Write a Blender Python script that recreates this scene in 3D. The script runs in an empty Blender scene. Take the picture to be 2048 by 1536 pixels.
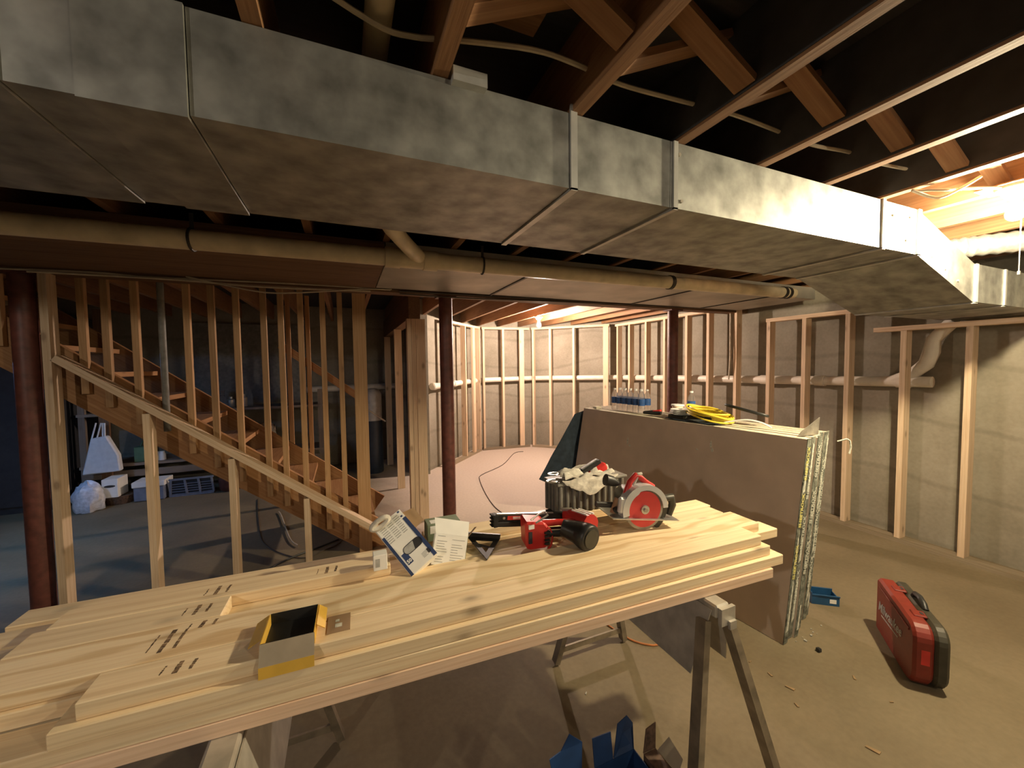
import bpy, bmesh, math, random
from mathutils import Vector, Matrix, Quaternion

random.seed(7)
C = bpy.context.scene.collection
scene = bpy.context.scene

# ------------------------------------------------------------------ camera
FPX = 785.0
YAW, PIT, ROLL, EYE = math.radians(23.0), math.radians(-2.7), math.radians(0.71), 1.55
_f0 = Vector((math.sin(YAW), math.cos(YAW), 0)); _r0 = Vector((math.cos(YAW), -math.sin(YAW), 0)); _u0 = Vector((0, 0, 1))
FW = _f0 * math.cos(PIT) + _u0 * math.sin(PIT); _u1 = _u0 * math.cos(PIT) - _f0 * math.sin(PIT)
RT = _r0 * math.cos(ROLL) - _u1 * math.sin(ROLL); UP = _u1 * math.cos(ROLL) + _r0 * math.sin(ROLL)
EYEP = Vector((0, 0, EYE))
cam_d = bpy.data.cameras.new('camera'); cam = bpy.data.objects.new('camera', cam_d); C.objects.link(cam)
cam_d.sensor_width = 36.0; cam_d.lens = FPX / 2048 * 36.0; cam_d.clip_start = 0.05
cam.matrix_world = Matrix(((RT.x, UP.x, -FW.x, 0), (RT.y, UP.y, -FW.y, 0), (RT.z, UP.z, -FW.z, EYE), (0, 0, 0, 1)))
scene.camera = cam

# ------------------------------------------------------------------ exposure, world, lamps
scene.view_settings.view_transform = 'Standard'
scene.view_settings.look = 'None'
scene.view_settings.exposure = 1.5
scene.view_settings.gamma = 1.0
scene.view_settings.use_curve_mapping = False
scene.cycles.sample_clamp_indirect = 4.0
w = bpy.data.worlds.new('world'); scene.world = w; w.use_nodes = True
w.node_tree.nodes['Background'].inputs[0].default_value = (1.0, 0.88, 0.72, 1)
w.node_tree.nodes['Background'].inputs[1].default_value = 0.03
# bulbs: name -> (position of the glass, watts, colour)
BULBS = {
    'right': ((2.625, 0.72, 2.165), 72.0, (1.0, 0.83, 0.53)),
    'bay':   ((2.70, 5.30, 2.15), 80.0, (1.0, 0.77, 0.62)),
    'behind': ((-2.3, -0.8, 2.165), 22.0, (1.0, 0.88, 0.72)),  # unseen fill bulb, added to lift the drywall face and left lumber
    'rear': ((2.0, -1.9, 2.165), 22.0, (1.0, 0.85, 0.60)),  # unseen fill bulb, added to brighten the front faces of the lumber
    'storage': ((-2.9, 4.3, 1.75), 120.0, (0.22, 0.48, 1.0)),
}

def at(x, y, X=None, Y=None, Z=None):
    """a point of the room seen at photograph position x, y on the given plane"""
    v = FW + RT * ((x - 1024) / FPX) - UP * ((y - 768) / FPX)
    t = X / v.x if X is not None else (Y / v.y if Y is not None else (Z - EYE) / v.z)
    return EYEP + v * t

# ------------------------------------------------------------------ materials
def new_mat(name):
    m = bpy.data.materials.new(name); m.use_nodes = True
    nt = m.node_tree
    return m, nt, nt.nodes['Principled BSDF']

def N(nt, typ, **kw):
    n = nt.nodes.new(typ)
    for k, v in kw.items():
        if k.startswith('i_'):
            n.inputs[k[2:].replace('_', ' ')].default_value = v
        else:
            setattr(n, k, v)
    return n

def ramp(nt, stops):
    r = nt.nodes.new('ShaderNodeValToRGB')
    el = r.color_ramp.elements
    while len(el) < len(stops): el.new(0.5)
    for e, (p, c) in zip(el, stops):
        e.position = p; e.color = (c[0], c[1], c[2], 1)
    return r

def mixc(nt, a, b, fac, mode='MIX'):
    m = nt.nodes.new('ShaderNodeMix'); m.data_type = 'RGBA'; m.blend_type = mode
    for sock, v in ((m.inputs[0], fac), (m.inputs[6], a), (m.inputs[7], b)):
        if hasattr(v, 'is_output'): nt.links.new(v, sock)
        elif isinstance(v, (int, float)): sock.default_value = v
        else: sock.default_value = (v[0], v[1], v[2], 1)
    return m.outputs[2]

def coords(nt, scale, rnd=True):
    tc = nt.nodes.new('ShaderNodeTexCoord'); mp = nt.nodes.new('ShaderNodeMapping')
    mp.inputs['Scale'].default_value = scale
    if rnd:
        oi = nt.nodes.new('ShaderNodeObjectInfo')
        mu = N(nt, 'ShaderNodeVectorMath', operation='SCALE'); mu.inputs[0].default_value = (17.3, 5.1, 9.7)
        nt.links.new(oi.outputs['Random'], mu.inputs['Scale'])
        ad = N(nt, 'ShaderNodeVectorMath', operation='ADD')
        nt.links.new(tc.outputs['Object'], ad.inputs[0]); nt.links.new(mu.outputs[0], ad.inputs[1])
        nt.links.new(ad.outputs[0], mp.inputs['Vector'])
    else:
        nt.links.new(tc.outputs['Object'], mp.inputs['Vector'])
    return mp.outputs['Vector']

def wood(name, c1, c2, knot=(0.10, 0.045, 0.02), rough=0.7, kn=0.5, rings=0.35, vary=0.22, wsc=(0.35, 5.5, 5.5), dist=6.0):
    m, nt, b = new_mat(name); L = nt.links.new
    v = coords(nt, (1.0, 20, 20))
    n1 = N(nt, 'ShaderNodeTexNoise', i_Scale=2.2, i_Detail=5.0, i_Distortion=1.4); L(v, n1.inputs['Vector'])
    r1 = ramp(nt, [(0.3, c1), (0.7, c2)]); L(n1.outputs['Fac'], r1.inputs['Fac'])
    v2 = coords(nt, wsc)
    wv = N(nt, 'ShaderNodeTexWave', wave_type='RINGS', i_Scale=3.0, i_Distortion=dist, i_Detail=2.0)
    wv.rings_direction = 'X'; wv.inputs['Detail Scale'].default_value = 0.8
    L(v2, wv.inputs['Vector'])
    r2 = ramp(nt, [(0.0, (0.78, 0.68, 0.55)), (0.4, (1, 1, 1))]); L(wv.outputs['Fac'], r2.inputs['Fac'])
    col = mixc(nt, r1.outputs['Color'], r2.outputs['Color'], rings, 'MULTIPLY')
    v3 = coords(nt, (6, 190, 190))
    n3 = N(nt, 'ShaderNodeTexNoise', i_Scale=1.0, i_Detail=2.0); L(v3, n3.inputs['Vector'])
    r3 = ramp(nt, [(0.35, (0.88, 0.86, 0.82)), (0.6, (1, 1, 1))]); L(n3.outputs['Fac'], r3.inputs['Fac'])
    col = mixc(nt, col, r3.outputs['Color'], 0.5, 'MULTIPLY')
    v4 = coords(nt, (4.2, 8.0, 8.0))
    vo = N(nt, 'ShaderNodeTexVoronoi', i_Scale=1.0); L(v4, vo.inputs['Vector'])
    r4 = ramp(nt, [(0.07, (1, 1, 1)), (0.13, (0.35, 0.35, 0.35)), (0.2, (0, 0, 0))]); L(vo.outputs['Distance'], r4.inputs['Fac'])
    mk = N(nt, 'ShaderNodeMath', operation='MULTIPLY'); L(r4.outputs['Color'], mk.inputs[0]); mk.inputs[1].default_value = kn
    col = mixc(nt, col, knot, mk.outputs[0])
    oi = nt.nodes.new('ShaderNodeObjectInfo')
    hs = nt.nodes.new('ShaderNodeHueSaturation')
    mr = N(nt, 'ShaderNodeMapRange'); mr.inputs['To Min'].default_value = 1 - vary; mr.inputs['To Max'].default_value = 1 + vary * 0.6
    L(oi.outputs['Random'], mr.inputs['Value']); L(mr.outputs[0], hs.inputs['Value']); L(col, hs.inputs['Color'])
    L(hs.outputs[0], b.inputs['Base Color'])
    b.inputs['Roughness'].default_value = rough
    bp = N(nt, 'ShaderNodeBump', i_Strength=0.12, i_Distance=0.003); L(n3.outputs['Fac'], bp.inputs['Height']); L(bp.outputs[0], b.inputs['Normal'])
    return m

def plain(name, col, rough=0.5, metal=0.0, spots=0.12, scale=14.0, bump=0.0, coat=0.0):
    m, nt, b = new_mat(name); L = nt.links.new
    v = coords(nt, (1, 1, 1), rnd=False)
    n = N(nt, 'ShaderNodeTexNoise', i_Scale=scale, i_Detail=4.0); L(v, n.inputs['Vector'])
    d = tuple(c * (1 - spots * 2) for c in col); h = tuple(min(1, c * (1 + spots)) for c in col)
    r = ramp(nt, [(0.3, d), (0.7, h)]); L(n.outputs['Fac'], r.inputs['Fac']); L(r.outputs['Color'], b.inputs['Base Color'])
    b.inputs['Roughness'].default_value = rough; b.inputs['Metallic'].default_value = metal
    b.inputs['Coat Weight'].default_value = coat
    if bump:
        bp = N(nt, 'ShaderNodeBump', i_Strength=bump, i_Distance=0.01); L(n.outputs['Fac'], bp.inputs['Height']); L(bp.outputs[0], b.inputs['Normal'])
    return m

def concrete(name, c1, c2, floor=False):
    m, nt, b = new_mat(name); L = nt.links.new
    v = coords(nt, (1, 1, 1), rnd=False)
    n = N(nt, 'ShaderNodeTexNoise', i_Scale=1.3 if floor else 2.2, i_Detail=7.0, i_Roughness=0.62); L(v, n.inputs['Vector'])
    r = ramp(nt, [(0.3, c1), (0.52, tuple((a + d) / 2 for a, d in zip(c1, c2))), (0.72, c2)]); L(n.outputs['Fac'], r.inputs['Fac'])
    col = r.outputs['Color']
    n2 = N(nt, 'ShaderNodeTexNoise', i_Scale=38.0, i_Detail=4.0); L(v, n2.inputs['Vector'])
    r2 = ramp(nt, [(0.3, (0.86, 0.85, 0.83)), (0.65, (1, 1, 1))]); L(n2.outputs['Fac'], r2.inputs['Fac'])
    col = mixc(nt, col, r2.outputs['Color'], 0.8, 'MULTIPLY')
    h = n2.outputs['Fac']
    if not floor:      # wavy cold joints of the poured wall
        wv = N(nt, 'ShaderNodeTexWave', wave_type='BANDS', i_Scale=0.60, i_Distortion=4.5, i_Detail=3.0); wv.bands_direction = 'Z'
        wv.inputs['Detail Scale'].default_value = 0.6
        L(v, wv.inputs['Vector'])
        r3 = ramp(nt, [(0.0, (0.45, 0.42, 0.38)), (0.03, (1, 1, 1))]); L(wv.outputs['Fac'], r3.inputs['Fac'])
        col = mixc(nt, col, r3.outputs['Color'], 0.3, 'MULTIPLY')
    else:
        vo = N(nt, 'ShaderNodeTexNoise', i_Scale=0.55, i_Detail=3.0, i_Distortion=1.5); L(v, vo.inputs['Vector'])
        r3 = ramp(nt, [(0.35, (0.72, 0.66, 0.58)), (0.6, (1, 1, 1))]); L(vo.outputs['Fac'], r3.inputs['Fac'])
        col = mixc(nt, col, r3.outputs['Color'], 0.6, 'MULTIPLY')
        # paler floor colour over the bay paints in brightness its bulb lacks
        sp = nt.nodes.new('ShaderNodeSeparateXYZ'); L(v, sp.inputs[0])
        a1 = N(nt, 'ShaderNodeMath', operation='MULTIPLY_ADD'); L(vo.outputs['Fac'], a1.inputs[0]); a1.inputs[1].default_value = 1.6; L(sp.outputs['Y'], a1.inputs[2])
        m1 = N(nt, 'ShaderNodeMapRange', interpolation_type='SMOOTHSTEP'); m1.inputs['From Min'].default_value = 3.0; m1.inputs['From Max'].default_value = 4.9; L(a1.outputs[0], m1.inputs['Value'])
        a2 = N(nt, 'ShaderNodeMath', operation='MULTIPLY_ADD'); L(vo.outputs['Fac'], a2.inputs[0]); a2.inputs[1].default_value = 0.8; L(sp.outputs['X'], a2.inputs[2])
        m2 = N(nt, 'ShaderNodeMapRange', interpolation_type='SMOOTHSTEP'); m2.inputs['From Min'].default_value = 0.3; m2.inputs['From Max'].default_value = 1.4; L(a2.outputs[0], m2.inputs['Value'])
        mm = N(nt, 'ShaderNodeMath', operation='MULTIPLY'); L(m1.outputs[0], mm.inputs[0]); L(m2.outputs[0], mm.inputs[1])
        dust = mixc(nt, (0.60, 0.50, 0.425), r2.outputs['Color'], 0.7, 'MULTIPLY')  # paler bay colour, painted-in brightness
        col = mixc(nt, col, dust, mm.outputs[0])
    L(col, b.inputs['Base Color']); b.inputs['Roughness'].default_value = 0.75 if floor else 0.9
    bp = N(nt, 'ShaderNodeBump', i_Strength=0.2, i_Distance=0.004); L(h, bp.inputs['Height']); L(bp.outputs[0], b.inputs['Normal'])
    return m

def glass(name, col=(1, 1, 1), rough=0.05):
    m, nt, b = new_mat(name)
    b.inputs['Base Color'].default_value = (*col, 1); b.inputs['Roughness'].default_value = rough
    b.inputs['Transmission Weight'].default_value = 0.9; b.inputs['IOR'].default_value = 1.2
    b.inputs['Alpha'].default_value = 0.55
    return m

def glow(name, col, strength):
    m, nt, b = new_mat(name)
    b.inputs['Base Color'].default_value = (0.9, 0.9, 0.85, 1)
    b.inputs['Emission Color'].default_value = (*col, 1); b.inputs['Emission Strength'].default_value = strength
    return m

M = {
    'fresh': wood('fresh_pine', (0.93, 0.77, 0.52), (0.86, 0.66, 0.41), kn=0.55, vary=0.12),
    'swirl': wood('swirled_pine', (0.93, 0.77, 0.52), (0.86, 0.66, 0.41), kn=0.3, vary=0.05, rings=0.85, wsc=(0.8, 3.2, 3.2), dist=12.0),
    'pink': wood('pink_fir', (0.90, 0.68, 0.50), (0.82, 0.57, 0.39), kn=0.4, vary=0.1),
    'stud': wood('stud_pine', (0.74, 0.57, 0.40), (0.62, 0.45, 0.30), kn=0.5, vary=0.15),
    'dusty': wood('dusty_plate', (0.33, 0.265, 0.18), (0.26, 0.205, 0.135), kn=0.2),
    'aged': wood('aged_fir', (0.46, 0.25, 0.11), (0.34, 0.16, 0.06), kn=0.5, vary=0.2),
    'joist': wood('joist_fir', (0.30, 0.155, 0.07), (0.21, 0.10, 0.042), kn=0.4, vary=0.15),
    'beam': wood('beam_brown', (0.19, 0.105, 0.05), (0.12, 0.06, 0.03), kn=0.2, vary=0.05),
    'baluster': wood('baluster_fir', (0.52, 0.32, 0.16), (0.42, 0.24, 0.11), kn=0.4, vary=0.2),
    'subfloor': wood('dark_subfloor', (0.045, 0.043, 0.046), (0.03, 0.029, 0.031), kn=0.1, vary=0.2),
    'floor': concrete('floor_concrete', (0.17, 0.135, 0.08), (0.25, 0.20, 0.125), True),
    'wall': concrete('wall_concrete', (0.22, 0.195, 0.145), (0.32, 0.29, 0.23)),
    'dark_wall': plain('dark_wall', (0.03, 0.03, 0.033), 0.9),
    'galv': plain('galvanised_sheet', (0.38, 0.382, 0.355), 0.52, 0.90, 0.22, 11.0, 0.16),
    'galv_under': plain('galvanised_dusty', (0.46, 0.43, 0.37), 0.5, 0.6, 0.15, 3.0),
    'cleat': plain('drive_cleat', (0.56, 0.56, 0.53), 0.4, 0.5, 0.1),
    'foil': plain('foil_insulation', (0.62, 0.60, 0.56), 0.35, 0.6, 0.15, 30.0, 0.4),
    'pvc': plain('aged_pvc', (0.66, 0.56, 0.38), 0.4, 0, 0.12, 9.0),
    'pvc_white': plain('white_pvc', (0.74, 0.68, 0.58), 0.4, 0, 0.08, 9.0),
    'strap': plain('dark_strap', (0.05, 0.045, 0.04), 0.5, 0.5),
    'column': plain('red_primer', (0.145, 0.045, 0.032), 0.5, 0, 0.2, 20.0),
    'cable': plain('white_cable', (0.55, 0.48, 0.36), 0.5),
    'cable_dark': plain('dark_cable', (0.08, 0.06, 0.045), 0.5),
    'cable_orange': plain('orange_cord', (0.50, 0.18, 0.05), 0.5),
    'paper': plain('drywall_back_paper', (0.62, 0.50, 0.39), 0.85, 0, 0.06, 5.0),
    'paper_top': plain('drywall_cream_edge', (0.70, 0.64, 0.49), 0.8, 0, 0.06, 12.0),
    'tape': plain('drywall_end_tape', (0.20, 0.21, 0.17), 0.6, 0, 0.4, 40.0),
    'tape_light': plain('tape_white_print', (0.62, 0.62, 0.52), 0.6, 0, 0.2, 60.0),
    'tape_yellow': plain('tape_yellow_print', (0.72, 0.66, 0.22), 0.6, 0, 0.15, 60.0),
    'gypsum': plain('gypsum_core', (0.48, 0.46, 0.40), 0.9, 0, 0.2, 50.0),
    'red': plain('red_plastic', (0.58, 0.035, 0.03), 0.35, 0, 0.08, 20.0),
    'red_case': plain('red_case_plastic', (0.20, 0.024, 0.014), 0.45, 0, 0.08, 20.0),
    'black': plain('black_plastic', (0.018, 0.018, 0.018), 0.45, 0, 0.2),
    'blackish': plain('dark_olive_plastic', (0.05, 0.045, 0.03), 0.5, 0, 0.2),
    'grey_plastic': plain('grey_plastic', (0.20, 0.19, 0.165), 0.55, 0, 0.15, 25.0),
    'steel': plain('bright_steel', (0.62, 0.62, 0.60), 0.3, 0.8, 0.1, 30.0),
    'steel_dull': plain('dull_steel', (0.34, 0.31, 0.26), 0.5, 0.5, 0.2, 18.0),
    'horse': plain('sawhorse_sheet', (0.56, 0.53, 0.47), 0.38, 0.45, 0.12, 16.0),
    'horse_leg': plain('sawhorse_leg', (0.27, 0.22, 0.155), 0.5, 0.3, 0.2, 16.0),
    'saw_guard': plain('cast_guard', (0.66, 0.68, 0.70), 0.35, 0.4, 0.06, 12.0),
    'blade_red': plain('red_blade', (0.66, 0.06, 0.06), 0.4, 0.1, 0.06),
    'white_card': plain('white_card', (0.90, 0.89, 0.85), 0.6, 0, 0.03),
    'navy': plain('navy_print', (0.035, 0.06, 0.16), 0.5, 0, 0.1),
    'print_grey': plain('grey_print', (0.44, 0.44, 0.42), 0.6, 0, 0.1, 60.0),
    'print_black': plain('black_print', (0.03, 0.03, 0.035), 0.6, 0, 0.1),
    'stamp': plain('black_grade_stamp', (0.24, 0.15, 0.08), 0.8, 0, 0.45, 90.0),
    'kraft': plain('kraft_card', (0.34, 0.22, 0.12), 0.8, 0, 0.08, 20.0),
    'kraft_grey': plain('grey_kraft', (0.36, 0.30, 0.22), 0.8, 0, 0.06, 20.0),
    'yellow_card': plain('yellow_print_card', (0.72, 0.44, 0.06), 0.6, 0, 0.06, 20.0),
    'yellow': plain('yellow_cord', (0.86, 0.66, 0.06), 0.45, 0, 0.08, 20.0),
    'blue': plain('blue_plastic', (0.02, 0.09, 0.21), 0.45, 0, 0.1),
    'blue_card': plain('deep_blue_card', (0.012, 0.045, 0.14), 0.6, 0, 0.15),
    'label_blue': plain('bottle_label', (0.03, 0.10, 0.30), 0.4, 0, 0.2, 30.0),
    'green': plain('green_box', (0.10, 0.20, 0.12), 0.5, 0, 0.1),
    'olive_card': plain('olive_card', (0.20, 0.25, 0.16), 0.6, 0, 0.1),
    'cloth': plain('canvas_cloth', (0.70, 0.66, 0.57), 0.9, 0, 0.15, 40.0, 0.2),
    'cloth_dark': plain('dark_blue_cloth', (0.018, 0.03, 0.045), 0.85, 0, 0.2, 20.0),
    'tote': plain('white_tote', (0.72, 0.74, 0.76), 0.8, 0, 0.05, 20.0),
    'bag': plain('thin_plastic_bag', (0.66, 0.68, 0.74), 0.3, 0, 0.15, 30.0, 0.3),
    'tank': plain('grey_tank', (0.46, 0.46, 0.45), 0.5),
    'tank_dark': plain('navy_tank', (0.02, 0.03, 0.05), 0.4),
    'wicker': plain('brown_wicker', (0.12, 0.07, 0.045), 0.7, 0, 0.3, 60.0),
    'crate': plain('grey_blue_crate', (0.19, 0.22, 0.30), 0.5),
    'shelf': wood('shelf_board', (0.30, 0.24, 0.19), (0.22, 0.17, 0.13), kn=0.2),
    'porcelain': plain('porcelain', (0.78, 0.74, 0.66), 0.3),
    'clear': glass('clear_plastic', (0.92, 0.95, 0.97)),
    'silver_film': plain('crumpled_silver_film', (0.5, 0.5, 0.5), 0.2, 0.8, 0.3, 30.0, 0.6),
    'chip': plain('wood_chip', (0.30, 0.20, 0.10), 0.8),
}

# ------------------------------------------------------------------ mesh helpers
class MB:
    def __init__(self): self.v, self.f = [], []
    def add(self, vs, fs):
        o = len(self.v); self.v += [Vector(p) for p in vs]; self.f += [tuple(i + o for i in f) for f in fs]; return self
    def box(self, lo, hi):
        (a, b, c), (d, e, g) = lo, hi
        return self.add([(a, b, c), (d, b, c), (d, e, c), (a, e, c), (a, b, g), (d, b, g), (d, e, g), (a, e, g)],
                        [(0, 3, 2, 1), (4, 5, 6, 7), (0, 1, 5, 4), (1, 2, 6, 5), (2, 3, 7, 6), (3, 0, 4, 7)])
    def bar(self, p, q, wid, hgt, up=(0, 0, 1)):
        p, q = Vector(p), Vector(q); d = (q - p).normalized(); u = Vector(up); s = d.cross(u).normalized(); u = s.cross(d)
        s = s * wid / 2; u = u * hgt / 2
        return self.add([p - s - u, p + s - u, p + s + u, p - s + u, q - s - u, q + s - u, q + s + u, q - s + u],
                        [(0, 1, 2, 3), (7, 6, 5, 4), (0, 4, 5, 1), (1, 5, 6, 2), (2, 6, 7, 3), (3, 7, 4, 0)])
    def quad(self, a, b, c, d): return self.add([a, b, c, d], [(0, 1, 2, 3)])
    def slab(self, pts, off):
        n = len(pts); pts = [Vector(p) for p in pts]; off = Vector(off)
        return self.add(pts + [p + off for p in pts], [tuple(range(n))[::-1], tuple(range(n, 2 * n))] + [(i, (i + 1) % n, n + (i + 1) % n, n + i) for i in range(n)])
    def tube(self, path, r, seg=8, caps=True, close=False):
        path = [Vector(p) for p in path]; n = len(path); rs = r if isinstance(r, (list, tuple)) else [r] * n
        vs, fs = [], []; ref = None
        for i, p in enumerate(path):
            a = path[(i - 1) % n] if (i or close) else path[0]; b = path[(i + 1) % n] if (i < n - 1 or close) else path[-1]
            t = (b - a); t = t.normalized() if t.length > 1e-9 else Vector((0, 0, 1))
            if ref is None:
                ref = t.cross(Vector((0, 0, 1)));
                if ref.length < 1e-3: ref = t.cross(Vector((1, 0, 0)))
            ref = (ref - t * ref.dot(t)).normalized(); s = t.cross(ref)
            for k in range(seg):
                a_ = 2 * math.pi * k / seg; vs.append(p + (ref * math.cos(a_) + s * math.sin(a_)) * rs[i])
        for i in range(n if close else n - 1):
            j = (i + 1) % n
            for k in range(seg):
                k2 = (k + 1) % seg; fs.append((i * seg + k, i * seg + k2, j * seg + k2, j * seg + k))
        if caps and not close: fs += [tuple(range(seg))[::-1], tuple(range((n - 1) * seg, n * seg))]
        return self.add(vs, fs)
    def disc(self, c, axis, r, h, seg=24):
        c, a = Vector(c), Vector(axis).normalized(); return self.tube([c - a * h / 2, c + a * h / 2], r, seg)
    def lathe(self, c, prof, seg=16, axis=(0, 0, 1)):
        c = Vector(c); a = Vector(axis).normalized(); return self.tube([c + a * z for z, _ in prof], [max(r, 1e-4) for _, r in prof], seg)
    def xf(self, mat): self.v = [mat @ p for p in self.v]; return self

def link(name, me, mat, parent=None):
    o = bpy.data.objects.new(name, me); C.objects.link(o)
    if mat is not None and not me.materials: me.materials.append(mat)
    if parent is not None: o.parent = parent
    return o

WM = {}
def build(mb, name, mat, parent=None, smooth=False, world=True, bevel=0.0, origin=None):
    """one mesh object; verts in room coordinates are rebased to the parent (or given origin)"""
    vs = mb.v; base = None
    if parent is not None and world: inv = WM[parent.name].inverted(); vs = [inv @ p for p in vs]
    elif origin is not None: base = Vector(origin); vs = [p - base for p in vs]
    me = bpy.data.meshes.new(name); me.from_pydata([tuple(p) for p in vs], [], mb.f)
    bm = bmesh.new(); bm.from_mesh(me)
    bmesh.ops.recalc_face_normals(bm, faces=bm.faces[:])
    if bevel: bmesh.ops.bevel(bm, geom=[e for e in bm.edges if e.calc_face_angle(0) > 0.6], offset=bevel, segments=1, affect='EDGES', clamp_overlap=True)
    bm.to_mesh(me); bm.free()
    if smooth:
        for p in me.polygons: p.use_smooth = True
        me.set_sharp_from_angle(angle=math.radians(45))
    o = link(name, me, mat, parent)
    if base is not None: o.location = base
    WM[o.name] = (WM[parent.name].copy() if parent is not None else (Matrix.Translation(base) if base is not None else Matrix.Identity(4)))
    return o

def tag(o, label=None, cat=None, group=None, kind=None):
    if label: o['label'] = label
    if cat: o['category'] = cat
    if group: o['group'] = group
    if kind: o['kind'] = kind
    return o

def thing(name, label, cat, loc, rot=(0, 0, 0), group=None):
    o = bpy.data.objects.new(name, None); C.objects.link(o); o.location = loc; o.rotation_euler = rot; o.empty_display_size = 0.05
    WM[o.name] = Matrix.Translation(Vector(loc)) @ __import__('mathutils').Euler(rot).to_matrix().to_4x4()
    return tag(o, label, cat, group)

def stick(name, p, q, wid, hgt, mat, parent=None, up=(0, 0, 1), bevel=0.0, offset=(0, 0)):
    """a board whose own X axis runs along its grain from p to q"""
    p, q = Vector(p), Vector(q); d = (q - p); L = d.length; d.normalize()
    u = Vector(up); s = u.cross(d).normalized(); u = d.cross(s)
    W_ = Matrix(((d.x, s.x, u.x, p.x), (d.y, s.y, u.y, p.y), (d.z, s.z, u.z, p.z), (0, 0, 0, 1)))
    mb = MB().box((0, -wid / 2, -hgt / 2), (L, wid / 2, hgt / 2))
    o = build(mb, name, mat, None, bevel=bevel)
    if parent is not None:
        o.parent = parent; o.matrix_basis = WM[parent.name].inverted() @ W_
    else: o.matrix_basis = W_
    WM[o.name] = W_
    return o

def lettering(txt, size, mat, parent, W_, depth=0.0004, align='CENTER', name='lettering', bold=0.0, shear=0.0):
    cu = bpy.data.curves.new('t', 'FONT'); cu.body = txt; cu.size = size; cu.align_x = align; cu.align_y = 'CENTER'; cu.extrude = depth; cu.offset = bold; cu.shear = shear
    cu.resolution_u = 2
    to = bpy.data.objects.new('t', cu); C.objects.link(to)
    bpy.context.view_layer.update()
    me = bpy.data.meshes.new_from_object(to.evaluated_get(bpy.context.evaluated_depsgraph_get()))
    bpy.data.objects.remove(to); bpy.data.curves.remove(cu)
    me.name = name; me.materials.clear()
    o = link(name, me, mat, parent); o.matrix_basis = WM[parent.name].inverted() @ W_
    WM[o.name] = W_
    return o

def frame(o, x, y, z=None):
    x, y = Vector(x).normalized(), Vector(y); z = x.cross(y).normalized(); y = z.cross(x); o = Vector(o)
    return Matrix(((x.x, y.x, z.x, o.x), (x.y, y.y, z.y, o.y), (x.z, y.z, z.z, o.z), (0, 0, 0, 1)))

def structure(mb, name, mat, **k): return tag(build(mb, name, mat, **k), kind='structure')

# ------------------------------------------------------------------ room shell
CEIL = 2.50
floor = structure(MB().box((-5.1, -3.1, -0.1), (4.7, 7.2, 0)), 'floor', M['floor'])
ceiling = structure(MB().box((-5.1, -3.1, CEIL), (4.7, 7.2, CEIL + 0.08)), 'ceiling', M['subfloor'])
structure(MB().box((4.52, -3.1, 0), (4.68, 5.75, CEIL)), 'wall_right', M['wall'])
structure(MB().box((-5.1, -3.1, 0), (-4.96, 7.1, CEIL)), 'wall_left', M['dark_wall'])
bay = [(0.95, 6.85), (0.95, 5.62), (2.19, 6.97), (3.30, 6.87), (4.52, 5.70)]
structure(MB().slab([(-4.96, 6.85, 0), (0.95, 6.85, 0), (0.95, 7.1, 0), (-4.96, 7.1, 0)], (0, 0, CEIL)), 'wall_back', M['wall'])
bb = MB()
for (a, b) in zip(bay[:-1], bay[1:]):
    a, b = Vector((*a, 0)), Vector((*b, 0)); n = Vector((b.y - a.y, a.x - b.x, 0)).normalized() * -0.14
    bb.slab([a, b, b + n, a + n], (0, 0, CEIL))
structure(bb, 'wall_bay', M['wall'])

# floor joists, their cross bridging and the subfloor seams are parts of the ceiling
JX = [-0.16 + 0.403 * k for k in range(-11, 12)]
BEAM_Y0, BEAM_Y1 = 3.28, 3.42
for x in JX:
    if x < -3.0: continue
    stick('joist', (x, -2.9, 2.39), (x, BEAM_Y0 - 0.002, 2.39), 0.038, 0.219, M['joist'], ceiling)
for x in JX:
    if x < -2.7: continue
    y1 = 6.8
    if x > 0.96:
        for (a, b) in zip(bay[1:-1], bay[2:]):
            if a[0] <= x <= b[0]: y1 = a[1] + (b[1] - a[1]) * (x - a[0]) / (b[0] - a[0]) - 0.05
    if x > 4.45: continue
    stick('joist', (x, BEAM_Y1 + 0.002, 2.39), (x, y1, 2.39), 0.038, 0.219, M['joist'], ceiling)
M['joist_shade'] = plain('joist_shade_black', (0.05, 0.05, 0.053), 0.8)
for x in JX:      # dark sheets standing in for shade on the near faces of right-hand joists
    if 0.9 < x < 2.4: build(MB().box((x - 0.0215, -2.6, 2.290), (x - 0.0195, 3.2, 2.499)), 'shade_sheet', M['joist_shade'], ceiling)
for x0, x1 in zip(JX[:-1], JX[1:]):
    if x0 < -1.0 or x1 > 4.4: continue
    stick('bridging_brace', (x0 + 0.021, 0.765, 2.475), (x1 - 0.023, 0.765, 2.305), 0.062, 0.019, M['joist'], ceiling, up=(0.4, 0, 1))
    stick('bridging_brace', (x0 + 0.021, 0.835, 2.305), (x1 - 0.023, 0.835, 2.475), 0.062, 0.019, M['joist'], ceiling, up=(-0.4, 0, 1))
stick('blocking', (0.36, 0.95, 2.47), (0.5, 0.95, 2.47), 0.10, 0.05, M['joist'], ceiling)

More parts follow.
